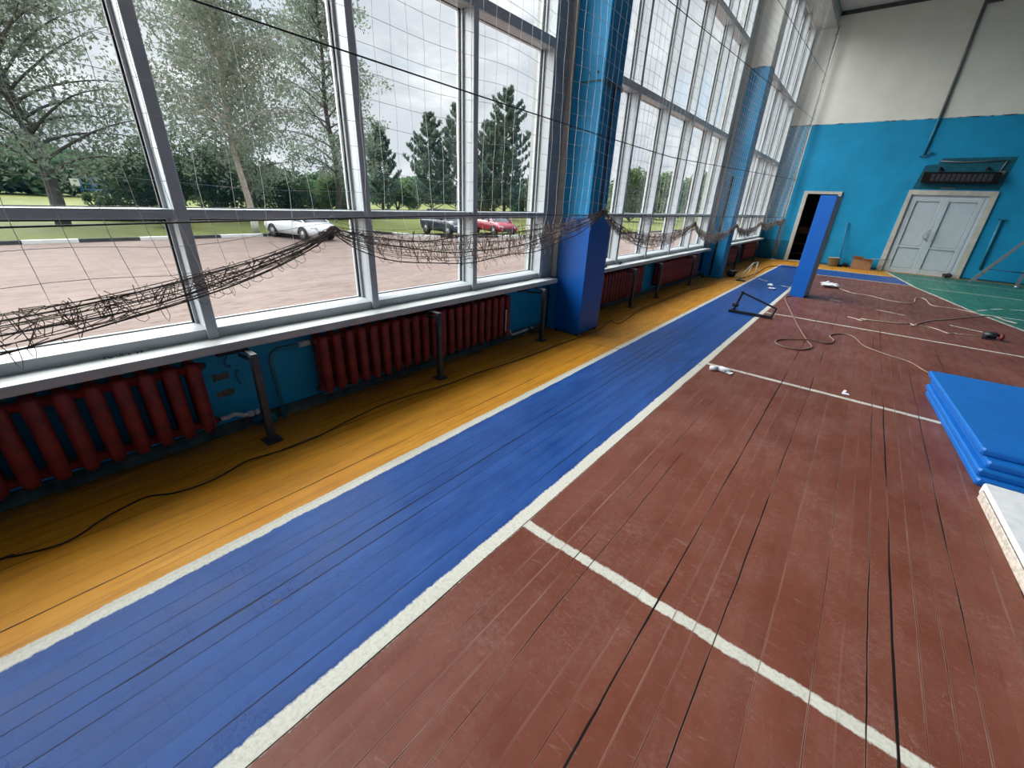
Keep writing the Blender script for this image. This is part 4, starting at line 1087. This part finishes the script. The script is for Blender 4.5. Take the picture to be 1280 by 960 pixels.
# ---- cars
def car(name, label, loc, rz, L, W, Hh, paint, kind):
    r = thing(name, label, 'car', loc, rz)
    # profile stations along x: (x, z_low, z_belt, z_roof, half_w, half_w_roof)
    hb = Hh*.62
    if kind == 'sedan':
        st = [(-.5,.32,.55,.0),(-.485,.22,.62,.0),(-.42,.20,.66,.0),(-.30,.18,.67,.66),(-.16,.18,.66,1.0),(.05,.18,.655,1.0),(.24,.18,.645,.45),(.34,.18,.62,.0),(.46,.20,.53,.0),(.495,.24,.42,.0),(.5,.30,.36,.0)]
    else:
        st = [(-.5,.30,.60,.0),(-.49,.22,.66,.3),(-.44,.20,.67,.9),(-.30,.18,.67,1.0),(-.10,.18,.66,1.0),(.08,.18,.65,.96),(.22,.18,.64,.42),(.31,.18,.62,.0),(.45,.20,.53,.0),(.49,.24,.43,.0),(.5,.30,.36,.0)]
    vs = []; fs = []; K = 9
    for (u, zl, zb, g) in st:
        x = u*L; e = 1-.10*(abs(u)*2)**4; w = W/2*e
        zl_, zb_ = zl*Hh, zb*Hh
        vs += [(x,-w*.9,zl_),(x,-w,zl_+(zb_-zl_)*.35),(x,-w*.99,zl_+(zb_-zl_)*.75),(x,-w*.9,zb_),(x,0,zb_+.02*Hh),(x,w*.9,zb_),(x,w*.99,zl_+(zb_-zl_)*.75),(x,w,zl_+(zb_-zl_)*.35),(x,w*.9,zl_)]
    for i in range(len(st)-1):
        for j in range(K): fs.append((i*K+j, i*K+(j+1)%K, (i+1)*K+(j+1)%K, (i+1)*K+j))
    fs += [tuple(range(K-1,-1,-1)), tuple(range((len(st)-1)*K, len(st)*K))]
    m = MB(); m.add(vs, fs, 0, True); body = m.build('body', paint, r)
    # greenhouse (dark glass) and roof skin
    g_ = [s_ for s_ in st if True]; vs = []; fs = []; ro = []
    xs = [s_ for s_ in st if s_[3] > 0]
    first = st[st.index(xs[0])-1]; last = st[st.index(xs[-1])+1]
    seq = [first]+xs+[last]
    for (u, zl, zb, gg) in seq:
        x = u*L; zb_ = zb*Hh; zt = zb_+(Hh-zb_)*gg; w = W/2*.86; wt = w*(1-.20*gg)
        vs += [(x,-w,zb_-.01),(x,-wt,zt*.985+.0),(x,-wt*.5,zt+.012),(x,wt*.5,zt+.012),(x,wt,zt*.985),(x,w,zb_-.01)]
    for i in range(len(seq)-1):
        for j in range(5): fs.append((i*6+j, i*6+j+1, (i+1)*6+j+1, (i+1)*6+j))
    m = MB(); m.add(vs, fs, 0, True); m.build('window_glass', M['car_glass'], r)
    tops = [s_ for s_ in seq if s_[3] > .9]
    m = MB(); x0, x1 = tops[0][0]*L-.10, tops[-1][0]*L+.08
    wt = W/2*.86*.80; m.bbox(x0, x1, -wt, wt, Hh-.005, Hh+.03, .02); 
    # pillars
    for sx in (tops[0][0]*L, (tops[0][0]+tops[-1][0])/2*L, tops[-1][0]*L):
        for sg in (-1,1): m.bar((sx,sg*W/2*.865,Hh*.66),(sx,sg*wt*1.01,Hh), .03, .07)
    for sg in (-1,1): m.bar((seq[-1][0]*L,sg*W/2*.85,Hh*.62),(tops[-1][0]*L,sg*wt,Hh+.005), .05, .06); m.bar((seq[0][0]*L,sg*W/2*.85,Hh*.66),(tops[0][0]*L,sg*wt,Hh+.005), .05, .08)
    m.build('roof', paint, r)
    R_ = Hh*.225
    for x in (-.305*L, .315*L):
        for sg in (-1,1):
            w = MB(); w.lathe((x, sg*(W/2-.11), R_), [(R_*.6,-.11),(R_*.96,-.11),(R_,-.08),(R_,.08),(R_*.96,.11),(R_*.6,.11)], 20, axis='y')
            wo = w.build('wheel', M['tyre'], r)
            h_ = MB(); h_.lathe((x, sg*(W/2-.11), R_), [(.0005, sg*.09),(R_*.25,sg*.10),(R_*.3,sg*.08),(R_*.62,sg*.105),(R_*.64,sg*.06)], 10, axis='y'); h_.build('hubcap', M['rim'], wo)
            a = MB(); a.tube([(x+R_*1.12*math.cos(t_), sg*(W/2*.985), R_+R_*1.12*math.sin(t_)) for t_ in [PI*i/10 for i in range(11)]], .035, 6); a.build('wheel_arch', M['tyre'], r)
    for sg in (-1,1):
        MB().obox((.475*L, sg*W*.36, Hh*.44), ((1,sg*.35,0),(-sg*.35,1,0),(0,0,1)), (.05,.16,.07)).build('headlamp', M['lamp_white'], r)
        MB().obox((-.492*L, sg*W*.38, Hh*.52), ((1,0,0),(0,1,0),(0,0,1)), (.03,.12,.08)).build('tail_lamp', M['tail_red'], r)
        MB().bbox(.16*L,.20*L, min(sg*W*.5,sg*W*.57), max(sg*W*.5,sg*W*.57), Hh*.63, Hh*.71, .02).build('wing_mirror', paint, r)
    MB().bbox(.485*L,.505*L,-W*.28,W*.28,Hh*.22,Hh*.36,.01).build('front_grille', M['tyre'], r)
    return r
def heading(a, b): return math.atan2(b[1]-a[1], b[0]-a[0])
car('car', 'white car parked by the kerb under the birches, seen at left', (-23.9,11.15,GZ), heading((-26,10.9),(-22,11.5)), 4.2, 1.72, 1.42, M['car_white'], 'sedan')
car('car', 'dark blue car parked left of the red car', (-22.3,20.3,GZ), -.12, 4.1, 1.8, 1.58, M['car_dark'], 'hatch')
car('car', 'red car parked right of the dark blue car', (-21.6,24.3,GZ), -.28, 4.0, 1.7, 1.45, M['car_red'], 'hatch')

# ------------------------------------------------------------------ light
w = bpy.data.worlds.new('sky'); scene.world = w; w.use_nodes = True
nt = w.node_tree; nt.nodes.clear()
out = nt.nodes.new('ShaderNodeOutputWorld'); bg = nt.nodes.new('ShaderNodeBackground'); tc = nt.nodes.new('ShaderNodeTexCoord')
mp = nt.nodes.new('ShaderNodeMapping'); mp.inputs['Scale'].default_value = (1,1,2.6); nt.links.new(tc.outputs['Generated'], mp.inputs[0])
def wnoise(scale, det, rough, dist=0.0):
    n = nt.nodes.new('ShaderNodeTexNoise'); n.inputs['Scale'].default_value = scale; n.inputs['Detail'].default_value = det; n.inputs['Roughness'].default_value = rough; n.inputs['Distortion'].default_value = dist
    nt.links.new(mp.outputs[0], n.inputs['Vector']); return n.outputs['Fac']
def wramp(f, a, b, lo=0, hi=1):
    r = nt.nodes.new('ShaderNodeMapRange'); r.inputs[1].default_value = a; r.inputs[2].default_value = b; r.inputs[3].default_value = lo; r.inputs[4].default_value = hi
    nt.links.new(f, r.inputs[0]); return r.outputs[0]
def wmix(f, a, b):
    m = nt.nodes.new('ShaderNodeMix'); m.data_type = 'RGBA'; nt.links.new(f, m.inputs[0])
    for s_, v in ((m.inputs[6], a), (m.inputs[7], b)):
        if isinstance(v, tuple): s_.default_value = v
        else: nt.links.new(v, s_)
    return m.outputs[2]
n1 = wnoise(2.6, 6, .58, .4); n2 = wnoise(6.5, 6, .6, .3); n3 = wnoise(2.0, 4, .5)
cloud = wmix(wramp(n2, .38, .62), (.58,.61,.67,1), (1.03,1.03,1.04,1))
cloud = wmix(wramp(n1, .40, .60), (.70,.72,.78,1), cloud)
col = wmix(wramp(n3, .60, .70), cloud, (.56,.72,.88,1))
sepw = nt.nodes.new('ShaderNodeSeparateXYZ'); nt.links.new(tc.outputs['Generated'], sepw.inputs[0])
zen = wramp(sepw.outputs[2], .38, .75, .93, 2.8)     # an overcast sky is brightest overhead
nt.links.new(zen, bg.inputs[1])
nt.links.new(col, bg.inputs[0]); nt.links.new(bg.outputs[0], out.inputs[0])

def sun(name, direction, strength, angle, color=(1,1,1)):
    l = bpy.data.lights.new(name, 'SUN'); l.energy = strength; l.angle = angle; l.color = color
    o = bpy.data.objects.new(name, l); C.objects.link(o)
    o.rotation_euler = Vector(direction).to_track_quat('-Z', 'Y').to_euler(); o.location = (-20,-10,20); return o
sun('daylight', (1, .28, -.66), 10.5, math.radians(75), (1.0,.995,.985))

# ------------------------------------------------------------------ camera (solved from the photograph's vanishing lines)
cam = bpy.data.cameras.new('camera'); co = bpy.data.objects.new('camera', cam); C.objects.link(co)
cam.sensor_fit = 'HORIZONTAL'; cam.sensor_width = 36; cam.lens = 512.42/1280*36; cam.clip_start = .02; cam.clip_end = 1500
Wm = ((.7718822,.29323992,-.56409947),(.63421031,-.29312695,.71543964),(.04444271,-.90999282,-.41223525))
R = Matrix(((Wm[0][0], -Wm[0][1], -Wm[0][2]), (Wm[1][0], -Wm[1][1], -Wm[1][2]), (Wm[2][0], -Wm[2][1], -Wm[2][2])))
co.matrix_world = Matrix.Translation((0,0,1.5)) @ R.to_4x4()
scene.camera = co
vs_ = scene.view_settings; vs_.view_transform = 'Standard'; vs_.look = 'None'; vs_.gamma = 1; vs_.exposure = 0.32; vs_.use_curve_mapping = False
scene.cycles.use_denoising = True; scene.cycles.max_bounces = 10; scene.cycles.transparent_max_bounces = 24
scene.cycles.diffuse_bounces = 5; scene.cycles.glossy_bounces = 4
scene.cycles.sample_clamp_indirect = 6.0
